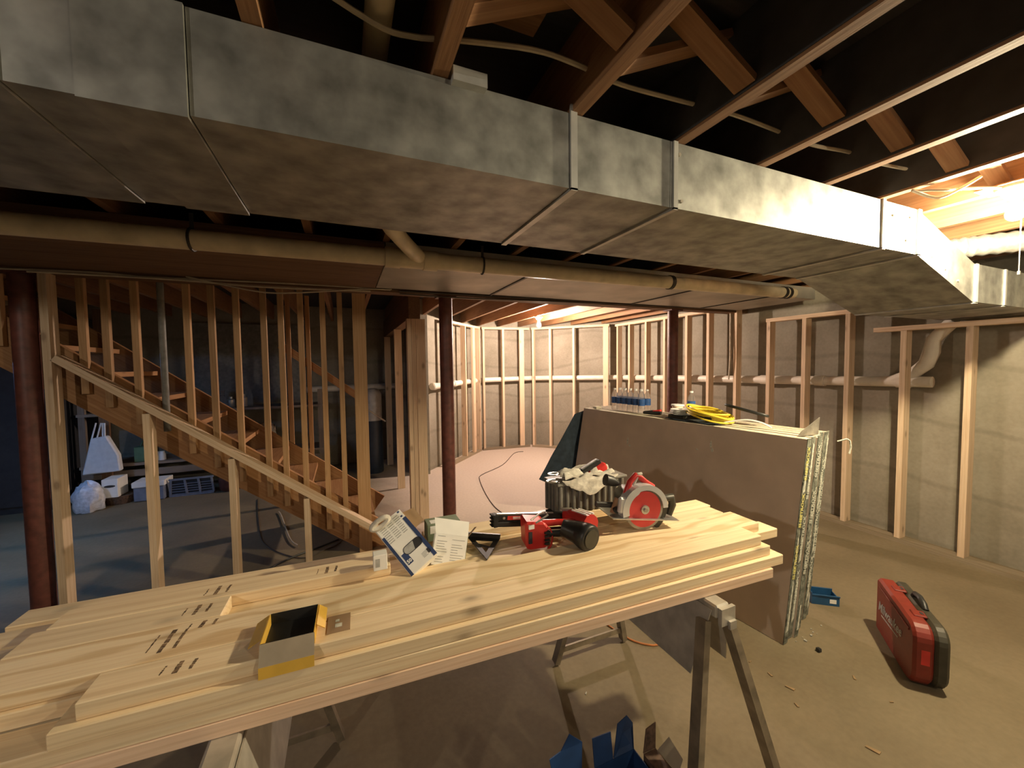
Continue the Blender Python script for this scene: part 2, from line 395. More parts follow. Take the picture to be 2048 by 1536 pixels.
# ------------------------------------------------------------------ support beam and steel columns
beam = thing('support_beam', 'dark brown built-up timber beam carrying the joists across the room', 'beam', (-4.9, 3.35, 2.145))
for i, yy in enumerate((3.304, 3.351, 3.398)):
    stick('plank', (-4.9, yy, 2.3215), (4.50, yy, 2.3215), 0.046, 0.353, M['beam'], beam)
def column(x, lab):
    t = thing('steel_column', lab, 'column', (x, 3.35, 0), group=None)
    build(MB().tube([(x, 3.35, 0.012), (x, 3.35, 2.133)], 0.057, 20), 'pole', M['column'], t, smooth=True)
    build(MB().box((x - 0.09, 3.28, 0), (x + 0.09, 3.42, 0.012)), 'base_plate', M['column'], t)
    build(MB().box((x - 0.08, 3.285, 2.133), (x + 0.08, 3.415, 2.145)), 'cap_plate', M['column'], t)
column(-1.775, 'red-brown steel column beside the left post of the stair frame')
column(0.81, 'red-brown steel column standing in front of the bright bay')
column(3.38, 'red-brown steel column behind the stack of drywall sheets')

# cables running along the beam
def cable(name, pts, r, mat, label, cat='cable', group=None, seg=6):
    ps = [Vector(p) for p in pts]; out = []
    for i in range(len(ps) - 1):      # Catmull-Rom
        p0, p1, p2, p3 = ps[max(i - 1, 0)], ps[i], ps[i + 1], ps[min(i + 2, len(ps) - 1)]
        for k in range(5):
            t = k / 5; out.append(0.5 * ((2 * p1) + (p2 - p0) * t + (2 * p0 - 5 * p1 + 4 * p2 - p3) * t * t + (3 * p1 - p0 - 3 * p2 + p3) * t ** 3))
    out.append(ps[-1])
    return tag(build(MB().tube(out, r, seg), name, mat, smooth=True, origin=ps[0]), label, cat, group)
cable('cable', [(-1.95, 3.27, 2.142), (-1.43, 3.27, 2.157), (-1.14, 3.27, 2.148), (-0.5, 3.27, 2.160), (0.05, 3.27, 2.165), (0.35, 3.27, 2.160)], 0.006, M['cable'], 'pale cable stapled along the lower edge of the dark beam over the balusters')
cable('cable', [(-0.95, 3.26, 2.165), (-0.78, 3.25, 2.13), (-0.5, 3.245, 2.085), (-0.22, 3.25, 2.105), (0.12, 3.26, 2.15), (0.36, 3.27, 2.165)], 0.0055, M['cable'], 'thin pale cable sagging in a loop below the dark beam')
cable('cable', [(-1.7, 3.255, 2.137), (-1.0, 3.26, 2.140), (-0.6, 3.255, 2.125), (-0.2, 3.26, 2.13), (0.2, 3.262, 2.14)], 0.007, M['cable'], 'thicker pale cable along the stud tops under the beam')
for k, (dz, lab) in enumerate(((0.0, 'upper'), (-0.02, 'middle'), (-0.04, 'lowest'))):
    cable('cable', [(0.42, 3.266, 2.175 + dz), (0.9, 3.26, 2.185 + dz * 1.4), (1.6, 3.262, 2.182 + dz), (2.4, 3.26, 2.186 + dz * 0.8), (3.2, 3.262, 2.187 + dz * 0.6), (4.3, 3.265, 2.19 + dz * 0.4)], 0.006, M['cable_dark'], f'{lab} brown cable of the three along the beam before the bay')

# ------------------------------------------------------------------ ducts and pipes
duct = thing('air_duct', 'long galvanised sheet-metal trunk duct hung under the joists', 'duct', (0, 1.01, 2.065))
Y0, Y1, ZB, ZT = 1.01, 1.56, 2.065, 2.278
def duct_section(x0, x1, zb0, zb1, zt0, zt1, g=0.0, y1=Y1):
    mb = MB()
    mb.add([(x0, Y0 - g, zb0 - g), (x1, Y0 - g, zb1 - g), (x1, y1, zb1 - g), (x0, y1, zb0 - g), (x0, Y0 - g, zt0), (x1, Y0 - g, zt1), (x1, y1, zt1), (x0, y1, zt0)],
           [(0, 3, 2, 1), (4, 5, 6, 7), (0, 1, 5, 4), (1, 2, 6, 5), (2, 3, 7, 6), (3, 0, 4, 7)])
    return mb
secs = [(-3.0, -0.545, 0.008), (-0.545, -0.445, 0.002), (-0.445, -0.275, 0.008), (-0.275, 0.62, 0.0), (0.62, 1.003, 0.0), (1.003, 2.25, 0.0), (2.25, 2.575, 0.0)]
for x0, x1, g in secs:
    build(duct_section(x0 + 0.001, x1 - 0.001, ZB, ZB, ZT, ZT, g), 'duct_section', M['galv'], duct)
build(duct_section(2.576, 3.184, ZB, 1.868, ZT, 2.075), 'offset_section', M['galv'], duct)
build(duct_section(3.186, 3.56, 1.868, 1.868, 2.075, 2.075), 'duct_section', M['galv'], duct)
build(duct_section(3.562, 4.505, 1.868, 1.868, 2.075, 2.075), 'duct_section', M['galv'], duct)
for x, z0, z1, wd in ((0.62, ZB, 2.30, 0.022), (1.012, ZB, ZT, 0.018), (2.255, ZB, 2.30, 0.022), (2.565, ZB, ZT, 0.03), (3.195, 1.868, 2.075, 0.025), (3.565, 1.868, 2.075, 0.02)):
    build(MB().box((x, Y0 - 0.008, z0 - 0.006), (x + wd, Y0 - 0.0005, z1)).box((x, Y0 - 0.008, z0 - 0.008), (x + wd, Y1, z0 - 0.0005)), 'drive_cleat', M['cleat'], duct)
for (x, z) in ((2.35, 2.22), (2.50, 2.23), (2.47, 2.12), (2.72, 2.07), (2.86, 2.02), (3.0, 1.97), (1.04, 2.24), (1.05, 2.09)):
    build(MB().disc((x, Y0 - 0.003, z), (0, 1, 0), 0.006, 0.006, 8), 'screw', M['steel_dull'], duct)
build(MB().box((0.27, 0.985, 2.265), (0.36, 1.04, 2.30)), 'hanger_tab', M['cleat'], duct)

duct2 = thing('return_duct', 'wide flat return duct of dull sheet metal behind the white drain pipe', 'duct', (0.22, 2.42, 2.165))
for x0, x1 in ((0.24, 1.18), (1.182, 2.71), (2.712, 3.67), (3.672, 4.28)):
    build(MB().box((x0, 2.42, 2.165), (x1, 3.235, 2.277)), 'duct_section', M['galv_under'], duct2)
for x in (1.17, 2.70, 3.66):
    build(MB().box((x, 2.415, 2.158), (x + 0.02, 3.235, 2.1645)), 'seam', M['strap'], duct2)

sof = thing('soffit_panel', 'dark brown timber soffit under the joists left of the return duct', 'soffit', (-3.2, 2.85, 2.165))
for k in range(4):
    stick('plank', (-4.9, 2.525 + 0.213 * k, 2.221), (0.235, 2.525 + 0.213 * k, 2.221), 0.210, 0.110, M['beam'], sof)
drain = thing('drain_pipe', 'aged cream plastic drain pipe running below the trunk duct', 'pipe', (-3.0, 2.3, 2.16))
PR = 0.047
def zpipe(x): return 2.158 + 0.003 * x
build(MB().tube([(-3.2, 2.3, zpipe(-3.2)), (0.23, 2.3, zpipe(0.23))], PR, 20), 'pipe', M['pvc'], drain, smooth=True)
build(MB().tube([(0.5, 2.3, zpipe(0.5)), (3.74, 2.3, zpipe(3.74))], PR, 20), 'pipe', M['pvc'], drain, smooth=True)
build(MB().tube([(0.22, 2.3, zpipe(0.2)), (0.30, 2.3, zpipe(0.3)), (0.301, 2.3, zpipe(0.3)), (0.43, 2.3, zpipe(0.4)), (0.431, 2.3, zpipe(0.4)), (0.51, 2.3, zpipe(0.5))], [PR + 0.009, PR + 0.009, PR + 0.004, PR + 0.004, PR + 0.009, PR + 0.009], 20), 'wye_fitting', M['pvc'], drain, smooth=True)
build(MB().tube([(0.42, 2.3, 2.165), (0.33, 2.16, 2.185), (0.22, 1.98, 2.22), (0.17, 1.88, 2.25)], PR * 0.85, 16), 'branch_pipe', M['pvc'], drain, smooth=True)
for x, mt in ((2.29, 'strap'), (3.60, 'strap'), (3.66, 'strap')):
    build(MB().disc((x, 2.3, zpipe(x)), (1, 0, 0), PR + 0.006, 0.03, 20), 'coupling_band', M[mt], drain, smooth=True)
for x in (-0.64, 0.79):
    build(MB().tube([(x + 0.004 * math.cos(a), 2.3 + (PR + 0.003) * math.cos(a), zpipe(x) + (PR + 0.003) * math.sin(a)) for a in [math.pi * 2 * k / 20 for k in range(20)]], 0.006, 6, close=True)
          .bar((x, 2.3, zpipe(x) + PR), (x, 2.3, 2.279), 0.016, 0.004, up=(0, 1, 0)), 'hanger_strap', M['strap'], drain)
tag(build(MB().tube([(0.10, -0.5, 2.40), (0.10, 1.005, 2.40), (0.10, 2.1, 2.40)], 0.033, 16), 'vent_pipe', M['pvc'], smooth=True, origin=(0.10, -0.5, 2.40)), 'cream pipe running up inside the joist bay above the duct', 'pipe')

# white cable looping through the joists
pts = [(-0.30, 0.86, 2.42), (-0.15, 0.93, 2.385), (0.08, 0.99, 2.345), (0.176, 0.995, 2.345), (0.271, 0.98, 2.355), (0.466, 0.94, 2.36), (0.592, 0.93, 2.352), (0.753, 0.95, 2.355), (0.968, 0.945, 2.36), (1.184, 0.93, 2.36), (1.398, 0.935, 2.36), (1.625, 0.945, 2.36), (1.83, 0.925, 2.362), (2.0, 0.93, 2.36), (2.25, 0.92, 2.37)]
cable('cable', pts, 0.0065, M['cable'], 'white cable looping through the joists in front of the duct')

# foil flexible duct rising behind the bulb
fx = MB(); P = []; R = []
path = [Vector(p) for p in ((3.30, 1.26, 2.077), (3.30, 1.26, 2.16), (3.33, 1.20, 2.21), (3.42, 1.08, 2.215), (3.56, 0.90, 2.215), (3.75, 0.72, 2.215))]
for i in range(len(path) - 1):
    for k in range(8):
        P.append(path[i].lerp(path[i + 1], k / 8)); R.append(0.056 + (0.006 if k % 2 else -0.002))
tag(build(fx.tube(P, R, 16), 'flexible_duct', M['foil'], smooth=True, origin=path[0]), 'crinkled foil flexible duct bending up beside the right bulb', 'duct')

# ------------------------------------------------------------------ bulbs
def bulb(key, label, chain=False, zt=2.279):
    (x, y, z), watts, col = BULBS[key]
    t = thing('bulb_fixture', label, 'lamp', (x, y, z))
    build(MB().lathe((x, y, zt), [(0, 0.062), (-0.012, 0.060), (-0.022, 0.045), (-0.045, 0.030), (-0.052, 0.022)], 20), 'lamp_holder', M['porcelain'], t, smooth=True)
    r = 0.030; prof = [(0.062, 0.013), (0.045, 0.014), (0.028, 0.021)] + [(r * math.cos(a), r * math.sin(a)) for a in [math.pi * k / 8 for k in range(2, 9)]]
    g = glow('lit_bulb_' + key, col, watts / (math.pi * 4 * math.pi * r * r))
    build(MB().lathe((x, y, z), prof, 12), 'glass_bulb', g, t, smooth=True)
    if chain: build(MB().tube([(x + 0.06, y, zt - 0.03), (x + 0.061, y, 1.93)], 0.0018, 5).tube([(x + 0.061, y, 1.93), (x + 0.061, y, 1.915)], 0.005, 8), 'pull_chain', M['steel'], t)
    return t
bulb('right', 'glowing bare bulb in a porcelain holder at the right edge', True)
bulb('bay', 'glowing bare bulb under the joists of the far bay')
bulb('behind', 'added unseen fill bulb behind the viewpoint under the joists, on the left')
bulb('rear', 'added unseen fill bulb behind the viewpoint under the joists, on the right')
stb = bulb('storage', 'cool bare bulb hanging in the dark storage side beyond the left edge', zt=1.865)
build(MB().lathe((-2.9, 4.3, 1.87), [(0.0, 0.03), (-0.03, 0.07), (-0.145, 0.145), (-0.147, 0.140), (-0.03, 0.064), (-0.004, 0.028)], 20), 'added_shade', M['black'], stb, smooth=True)  # unseen shade added to keep the cool light off drywall and back wall
cable('lamp_cord', [(-2.9, 4.3, 2.279), (-2.9, 4.3, 2.1), (-2.9, 4.3, 1.867)], 0.004, M['black'], 'black cord holding the cool bulb beyond the left edge', 'cord')
build(MB().box((2.55, 0.62, 2.2795), (2.70, 0.82, 2.285)), 'fixture_plate', M['joist'], ceiling)
cable('cable', [(2.262, 0.90, 2.274), (2.29, 0.85, 2.262), (2.36, 0.82, 2.262), (2.48, 0.78, 2.272), (2.57, 0.75, 2.274)], 0.006, M['cable'], 'short white cable stapled across the joist bottom to the right bulb')
cable('cable', [(2.24, 0.90, 2.272), (2.31, 0.87, 2.245), (2.33, 0.84, 2.235), (2.37, 0.80, 2.26), (2.42, 0.76, 2.30)], 0.006, M['cable'], 'short twisted cable end dangling beside the right bulb')

# ------------------------------------------------------------------ stud walls
def stud_wall(a, b, ts, tops, label, wide=(), bottom=True, depth=0.089):
    """a, b: room-side face line; ts: distances of the studs along it; tops: (t0, t1, z) top plates"""
    a, b = Vector((*a, 0)), Vector((*b, 0)); d = (b - a); L = d.length; d.normalize(); n = Vector((-d.y, d.x, 0))
    if n.dot(Vector((2.5, 3.0, 0)) - a) > 0: n = -n
    t = thing('stud_wall', label, 'wall frame', a)
    def ztop(s):
        for t0, t1, z in tops:
            if t0 - 0.03 <= s <= t1 + 0.03: return z
        return tops[0][2]
    o = n * depth / 2
    if bottom: stick('bottom_plate', a + o + Vector((0, 0, 0.019)), b + o + Vector((0, 0, 0.019)), depth, 0.038, M['dusty'], t)
    for t0, t1, z in tops:
        stick('top_plate', a + d * t0 + o + Vector((0, 0, z - 0.019)), a + d * t1 + o + Vector((0, 0, z - 0.019)), depth, 0.038, M['stud'], t)
    for s in ts:
        p = a + d * s
        if s in wide: p = p + n * 0.019; sz = (0.089, 0.038)
        else: p = p + o; sz = (0.038, depth)
        # width along the wall line, depth along n
        stick('stud', p + Vector((0, 0, 0.0385)), p + Vector((0, 0, ztop(s) - 0.0385)), sz[1], sz[0], M['stud'], t, up=d)
    return t
RY = [1.372, 1.75, 2.149, 2.526, 2.891, 3.29, 3.677, 4.024, 4.427, 4.811, 5.196]
stud_wall((4.3, 0.75), (4.3, 5.56), [y - 0.75 for y in [0.80, 1.0] + RY + [5.5]], [(0, 1.205, 1.84), (1.2, 2.17, 2.03), (2.175, 4.81, 2.235)], 'long bare timber stud wall along the right concrete wall')
stud_wall((1.45, 5.88), (2.26, 6.76), [0.02, 0.60, 0.92, 1.16], [(0, 1.19, 2.25)], 'angled bare stud wall at the left of the bright bay', wide=(0.92,))
stud_wall((2.29, 6.765), (3.2, 6.68), [0.03, 0.40, 0.76], [(0, 0.91, 2.25)], 'short bare stud wall at the back of the bright bay', wide=(0.76,))
stud_wall((3.23, 6.66), (4.25, 5.66), [0.03, 0.36, 0.80, 1.37], [(0, 1.43, 2.25)], 'angled bare stud wall between back of bay and right wall', wide=(1.37,))

# drain pipe behind the studs
wp = thing('wall_drain_pipe', 'white drain pipe running behind the studs around the bay walls', 'pipe', (1.12, 5.62, 1.25))
line = [(1.16, 5.74, 1.255), (2.26, 6.885, 1.285), (3.30, 6.79, 1.30), (4.45, 5.68, 1.315), (4.452, 3.4, 1.345), (4.452, 1.62, 1.37)]
for a, b in zip(line[:-1], line[1:]):
    build(MB().tube([a, b], 0.046, 14), 'pipe', M['pvc_white'], wp, smooth=True)
for c, ax in (((1.20, 5.78, 1.256), (1, 1.04, 0)), ((1.62, 6.22, 1.267), (1, 1.04, 0)), ((4.451, 4.0, 1.337), (0, 1, 0)), ((4.452, 3.02, 1.35), (0, 1, 0)), ((4.452, 2.45, 1.357), (0, 1, 0)), ((4.452, 1.80, 1.367), (0, 1, 0))):
    build(MB().disc(c, ax, 0.054, 0.09, 14), 'coupling', M['pvc_white'], wp, smooth=True)
build(MB().tube([(4.452, 1.90, 1.365), (4.452, 1.75, 1.43), (4.45, 1.66, 1.52), (4.45, 1.63, 1.62), (4.45, 1.62, 1.72), (4.45, 1.56, 1.80), (4.44, 1.50, 1.865)], [0.046, 0.046, 0.052, 0.054, 0.046, 0.046, 0.046], 14), 'riser_pipe', M['pvc_white'], wp, smooth=True)
wp2 = tag(build(MB().tube([(-0.55, 6.79, 1.215), (0.88, 6.79, 1.24)], 0.05, 14), 'drain_pipe', M['pvc_white'], smooth=True, origin=(-0.55, 6.79, 1.215)), 'white drain pipe on the back wall behind the stair balusters', 'pipe')
cable('hanging_wire', [(4.28, 3.34, 2.19), (4.275, 3.335, 1.9), (4.27, 3.33, 1.6), (4.275, 3.35, 1.35)], 0.008, M['cable'], 'pale wire hanging down a stud of the right wall above yellow cord', 'wire')

# partition between storage and bay
pt = thing('partition_frame', 'bare timber partition frame with dark header left of the steel column', 'wall frame', (0.64, 3.95, 0))
stick('header', (0.64, 3.93, 2.149), (0.64, 6.60, 2.149), 0.11, 0.258, M['beam'], pt)
for x0, wd, dp, y in ((0.588, 0.038, 0.089, 3.985), (0.628, 0.038, 0.089, 3.98), (0.697, 0.089, 0.038, 3.955)):
    stick('post', (x0, y, 0.0), (x0, y, 2.019), dp, wd, M['stud'], pt, up=(1, 0, 0))
stick('stud', (0.62, 5.12, 0.0), (0.62, 5.12, 2.019), 0.038, 0.089, M['stud'], pt, up=(1, 0, 0))
stick('stud', (0.62, 6.45, 0.0), (0.62, 6.45, 2.019), 0.038, 0.089, M['stud'], pt, up=(1, 0, 0))

# ------------------------------------------------------------------ staircase and its knee wall
st = thing('staircase', 'old brown timber staircase with close balusters rising to the left', 'stairs', (0.1, 3.55, 0))
def zl(x): return 0.052 - 0.765 * x
SL = math.cos(math.atan(0.765))
for yy in (3.55, 4.45):
    c = 0.14 / SL
    stick('stringer', (0.27, yy, zl(0.27) + c + 0.012), (-2.78, yy, zl(-2.78) + c), 0.04, 0.28, M['aged'], st)
build(MB().slab([(0.07, 3.531, 0.0), (0.42, 3.531, 0.0), (0.36, 3.531, 0.06), (0.19, 3.531, 0.19)], (0, 0.038, 0)), 'stringer_foot', M['aged'], st)
for k in range(1, 12):
    z = 0.19 * k; x = (0.25 - z) / 0.765
    stick('tread', (x, 3.572, z), (x, 4.428, z), 0.27, 0.036, M['aged'], st)
for x in (-2.16, -1.97, -1.585, -1.467, -1.314, -1.028, -0.884, -0.733, -0.56, -0.446, -0.311, -0.154, -0.027):
    stick('baluster', (x, 3.509, 0.105 - 0.815 * x), (x, 3.509, 2.276), 0.038, 0.038, M['baluster'], st, up=(1, 0, 0))
stick('newel_post', (0.118, 3.487, 0.0), (0.118, 3.487, 2.276), 0.040, 0.100, M['baluster'], st, up=(1, 0, 0))
for px_ in (578, 617):
    p = at(px_, 700, Y=4.50)
    stick('rail_post', (p.x, 4.49, zl(p.x) + 0.34), (p.x, 4.49, 2.276), 0.038, 0.038, M['aged'], st, up=(1, 0, 0))
a, b = at(560, 690, Y=4.54), at(715, 792, Y=4.54)
stick('handrail', a, b, 0.035, 0.07, M['aged'], st)
tag(build(MB().tube([(-1.173, 3.509, 1.115), (-1.173, 3.509, 2.276)], 0.021, 12), 'conduit_pipe', M['grey_plastic'], smooth=True, origin=(-1.173, 3.509, 1.1)), 'grey-green round pipe standing in the row of balusters', 'pipe')

kw = thing('knee_wall', 'new pale timber stair frame with sloping plate and short studs', 'wall frame', (-1.655, 3.33, 0))
stick('post', (-1.656, 3.33, 0), (-1.656, 3.33, 2.143), 0.089, 0.038, M['stud'], kw, up=(1, 0, 0))
def zk(x): return 0.286 - 0.764 * (x - 0.165) - 0.027
stick('sloping_plate', (-1.63, 3.33, zk(-1.63)), (0.46, 3.33, zk(0.46) - 0.001), 0.089, 0.042, M['stud'], kw)
for x in (-1.207, -0.755, -0.296):
    stick('short_stud', (x, 3.33, 0.038), (x, 3.33, zk(x) - 0.044), 0.089, 0.038, M['stud'], kw, up=(1, 0, 0))
stick('bottom_plate', (-1.63, 3.33, 0.019), (0.40, 3.33, 0.019), 0.089, 0.038, M['stud'], kw)

# ------------------------------------------------------------------ lumber stack on two sawhorses
HZ = 0.718
def sawhorse(cx, label):
    t = thing('sawhorse', label, 'sawhorse', (cx, 1.32, 0))
    build(MB().box((cx - 0.032, 0.93, 0.672), (cx + 0.032, 1.72, HZ)), 'top_rail', M['horse'], t, bevel=0.006)
    build(MB().box((cx - 0.024, 0.915, 0.652), (cx + 0.042, 0.9295, 0.712)).box((cx + 0.006, 0.905, 0.64), (cx + 0.036, 0.9145, 0.668)), 'end_tab', M['horse'], t)
    for s in (-1, 1):
        build(MB().slab([(cx + s * 0.034, 0.945, 0.70), (cx + s * 0.034, 1.70, 0.70), (cx + s * 0.086, 1.66, 0.46), (cx + s * 0.086, 0.985, 0.46)], (s * 0.004, 0, 0)), 'side_panel', M['horse'], t)
        for y0, y1 in ((0.965, 0.86), (1.655, 1.725)):
            stick('leg', (cx + s * 0.052, y0, 0.66), (cx + s * 0.215, y1, 0.012), 0.04, 0.028, M['horse_leg'], t, up=(s, 0, 0.3))
        build(MB().bar((cx - 0.185, 1.712, 0.08), (cx + 0.185, 1.712, 0.08), 0.010, 0.028), 'spreader', M['horse_leg'], t) if s > 0 else None
        build(MB().box((cx + s * 0.15, 0.845, 0), (cx + s * 0.27, 0.90, 0.014)).box((cx + s * 0.15, 1.69, 0), (cx + s * 0.27, 1.75, 0.014)) if False else MB().box((cx + s * 0.215 - 0.03, 0.84, 0), (cx + s * 0.215 + 0.03, 0.88, 0.013)), 'foot', M['black'], t)
    return t
sawhorse(1.175, 'grey metal sawhorse under the right end of the lumber')
sawhorse(-0.275, 'grey metal sawhorse under the left end of the lumber')

TH = -0.0245
LG = 'boards of the lumber stack'
def board(s0, s1, t0, wd, z0, lab, mat='fresh', th=TH, hgt=0.0375):
    y = t0 + wd / 2
    o = stick('board', (s0, y + th * s0, z0 + hgt / 2), (s1, y + th * s1, z0 + hgt / 2), wd, hgt, M[mat], None, bevel=0.0022)
    return tag(o, lab, 'board', LG)
zL = [HZ + 0.0005 + 0.0383 * i for i in range(4)]
# bottom layer and second layer
board(-1.05, 1.500, 1.030, 0.088, zL[0], 'pinkish board, lowest of the four along the front of the stack', 'pink', th=-0.040)
board(-0.95, 1.46, 1.14, 0.088, zL[0], 'bottom-layer board hidden behind the pinkish front board', 'pink')
board(-0.95, 1.45, 1.30, 0.088, zL[0], 'bottom-layer board under the middle of the lumber stack', 'fresh')
board(-0.95, 1.45, 1.47, 0.088, zL[0], 'bottom-layer board under the rear of the lumber stack', 'fresh')
board(-1.05, 1.566, 1.032, 0.088, zL[1], 'pale front board second from the bottom, longest at the right end', 'fresh', th=-0.036)
board(-0.95, 1.47, 1.145, 0.088, zL[1], 'second-layer board hidden behind the front boards', 'fresh')
board(-0.95, 1.45, 1.30, 0.088, zL[1], 'second-layer board under the middle of the lumber stack', 'fresh')
board(-0.95, 1.45, 1.47, 0.088, zL[1], 'second-layer board under the rear of the lumber stack', 'fresh')
# third layer
bF = board(-0.565, 1.515, 1.031, 0.088, zL[2], 'pale front board third from the bottom, its left end stepped out', 'fresh')
board(-1.05, 1.70, 1.128, 0.088, zL[2], 'third-layer board poking out beyond the others at the right end', 'fresh')
board(-0.98, 1.50, 1.221, 0.088, zL[2], 'third-layer board under the wide grained board', 'fresh')
board(-0.95, 1.45, 1.314, 0.088, zL[2], 'third-layer board under the nail gun and speed square', 'fresh')
board(-0.93, 1.44, 1.407, 0.088, zL[2], 'third-layer board under the cartons near the rear', 'fresh')
board(-0.90, 1.44, 1.520, 0.088, zL[2], 'third-layer board at the rear edge of the stack', 'fresh')
# top layer
tA = board(-0.528, 1.486, 1.047, 0.088, zL[3], 'top front board with the open yellow carton at its edge')
tB = board(-1.06, 1.600, 1.1385, 0.139, zL[3], 'wide top board with swirling grain running past the nail gun', 'swirl')
tC = board(-0.770, -0.335, 1.281, 0.100, zL[3], 'short top offcut with dark knots at the left end')
tD = board(-0.745, 0.125, 1.386, 0.090, zL[3], 'top rear board ending beside the white carton')
board(0.84, 1.565, 1.2805, 0.088, zL[3], 'short top board just behind the wide grained board at right')
board(0.86, 1.59, 1.3715, 0.088, zL[3], 'short top board under the circular saw')
board(0.27, 1.50, 1.530, 0.088, zL[3], 'rear top board passing behind the nail gun')
ZTOP = zL[3] + 0.0375
# smudged mill stamps across the left ends, and oblique end scorch
for o, s, t, ln in ((tA, 0.128, 0.044, 0.04), (tB, 0.60, 0.07, 0.09), (tB, 0.66, 0.115, 0.03), (tC, 0.335, 0.05, 0.05), (tD, 0.335, 0.045, 0.05), (tD, 0.64, 0.045, 0.045)):
    W0 = WM[o.name]; wid = 0.139 if o is tB else 0.09
    for k in range(3):
        x = s + k * 0.028; hh = ln * (0.75, 1.0, 0.85)[k]; w2 = (0.003, 0.010, 0.007)[k]
        mb = MB(); n = 5
        for j in range(n):
            y0 = t - wid / 2 - hh / 2 + hh * j / n
            mb.box((x + 0.003 * j / n - w2 / 2 + random.uniform(-.001, .001), y0, 0.0188), (x + 0.003 * j / n + w2 / 2 + random.uniform(-.001, .001), y0 + hh / n * random.uniform(0.8, 1.0), 0.01905))
        q = build(mb, 'grade_stamp', M['stamp'], None); q.parent = o; tag(q, kind='stuff')
for o, s in ((tA, 0.55), (bF, 0.1)):
    pass

# ------------------------------------------------------------------ things on the lumber
# open yellow carton at the front edge
cb = thing('small_carton', 'small open cardboard carton with yellow sides hanging over the front board', 'carton', (-0.145, 1.12, ZTOP), (0, 0, TH))
X0, X1, Yb0, Yb1, Hc = -0.056, 0.056, -0.062, 0.058, 0.030
build(MB().box((X0, Yb0, 0), (X1, Yb1, 0.002)), 'bottom', M['black'], cb, world=False)
for nm, lo, hi, mt in (('side', (X0 - 0.002, Yb0, 0), (X0, Yb1, Hc), 'yellow_card'), ('side', (X1, Yb0, 0), (X1 + 0.002, Yb1, Hc), 'yellow_card'), ('back', (X0, Yb1, 0), (X1, Yb1 + 0.002, Hc), 'black')):
    build(MB().box(lo, hi), nm, M[mt], cb, world=False)
build(MB().slab([(X0, Yb0, Hc), (X1, Yb0, Hc), (X1, Yb0 + 0.002, 0), (X0, Yb0 + 0.002, 0)], (0, -0.002, 0)), 'front', M['black'], cb, world=False)
build(MB().slab([(X0 - 0.002, Yb0 - 0.002, Hc), (X1 + 0.002, Yb0 - 0.002, Hc), (X1 + 0.002, Yb0 - 0.022, -0.012), (X0 - 0.002, Yb0 - 0.022, -0.012)], (0, -0.0015, -0.0005)), 'front_flap', M['kraft_grey'], cb, world=False)
build(MB().slab([(X0 - 0.002, Yb0 - 0.0225, -0.0125), (X1 + 0.002, Yb0 - 0.0225, -0.0125), (X1 + 0.002, Yb0 - 0.026, -0.038), (X0 - 0.002, Yb0 - 0.026, -0.038)], (0, -0.0015, 0)), 'flap_band', M['yellow_card'], cb, world=False)
build(MB().slab([(X0 - 0.003, Yb0 + 0.02, Hc - 0.002), (X0 - 0.003, Yb1, Hc - 0.002), (X0 - 0.030, Yb1, 0.012), (X0 - 0.030, Yb0 + 0.02, 0.012)], (-0.0012, 0, 0.0012)), 'left_flap', M['yellow_card'], cb, world=False)
build(MB().slab([(X1 + 0.003, Yb0 + 0.03, Hc - 0.002), (X1 + 0.003, Yb1, Hc - 0.002), (X1 + 0.022, Yb1, 0.014), (X1 + 0.022, Yb0 + 0.03, 0.014)], (0.0012, 0, 0.0012)), 'right_flap', M['yellow_card'], cb, world=False)
fl = build(MB().box((X1 + 0.026, -0.04, 0.0002), (X1 + 0.082, 0.035, 0.0015)), 'loose_flap', M['kraft'], cb, world=False)
pf = build(MB().box((X1 + 0.045, -0.02, 0.0016), (X1 + 0.062, -0.004, 0.002)).box((X1 + 0.045, 0.004, 0.0016), (X1 + 0.055, 0.014, 0.002)), 'print', M['tape_light'], cb, world=False)

def at_box(name, label, cat, tl, tr, bl, thick, mat):
    """a carton whose front face has the three given corners; body extends away from the viewer"""
    tl, tr, bl = Vector(tl), Vector(tr), Vector(bl); x = (tr - tl); wd = x.length; x.normalize(); y = (tl - bl); hh = y.length
    Fm = frame(bl, x, y)     # local x right, y up, z out of the face
    t = thing(name, label, cat, bl, Fm.to_euler()); WM[t.name] = Fm
    build(MB().box((0, 0, -thick), (wd, hh, 0)), 'carton_body', M[mat], t, world=False, bevel=0.0012)
    return t, wd, hh, Fm

# large white carton with a navy stripe, lying propped on its corner
def cs(px_, py_, d):     # room point at a photograph position and view depth
    return EYEP + (FW + RT * ((px_ - 1024) / FPX) - UP * ((py_ - 768) / FPX)) * d
tl, tr, bl = cs(744.6, 1062, 1.420), cs(795, 1021, 1.475), cs(823.8, 1152.7, 1.342)
wb, ww, wh, WF = at_box('white_carton', 'white carton with navy stripes and glove picture propped on its corner', 'carton', tl, tr, bl, 0.045, 'white_card')
ew = wd_ = ww
def flat(mb_, mat, nm, z=0.0006):
    return build(mb_, nm, M[mat], wb, world=False)
Z1, Z2 = 0.0002, 0.0008
build(MB().box((ww - 0.013, 0.0, Z1), (ww, wh * 0.83, Z2)).box((ww, 0.0, -0.010), (ww + 0.0006, wh * 0.83, Z2)), 'navy_stripe', M['navy'], wb, world=False)
build(MB().box((0.0, 0.0, Z1), (0.009, wh * 0.78, Z2)).box((-0.0006, 0, -0.004), (0, wh * 0.78, Z2)), 'navy_stripe', M['navy'], wb, world=False)
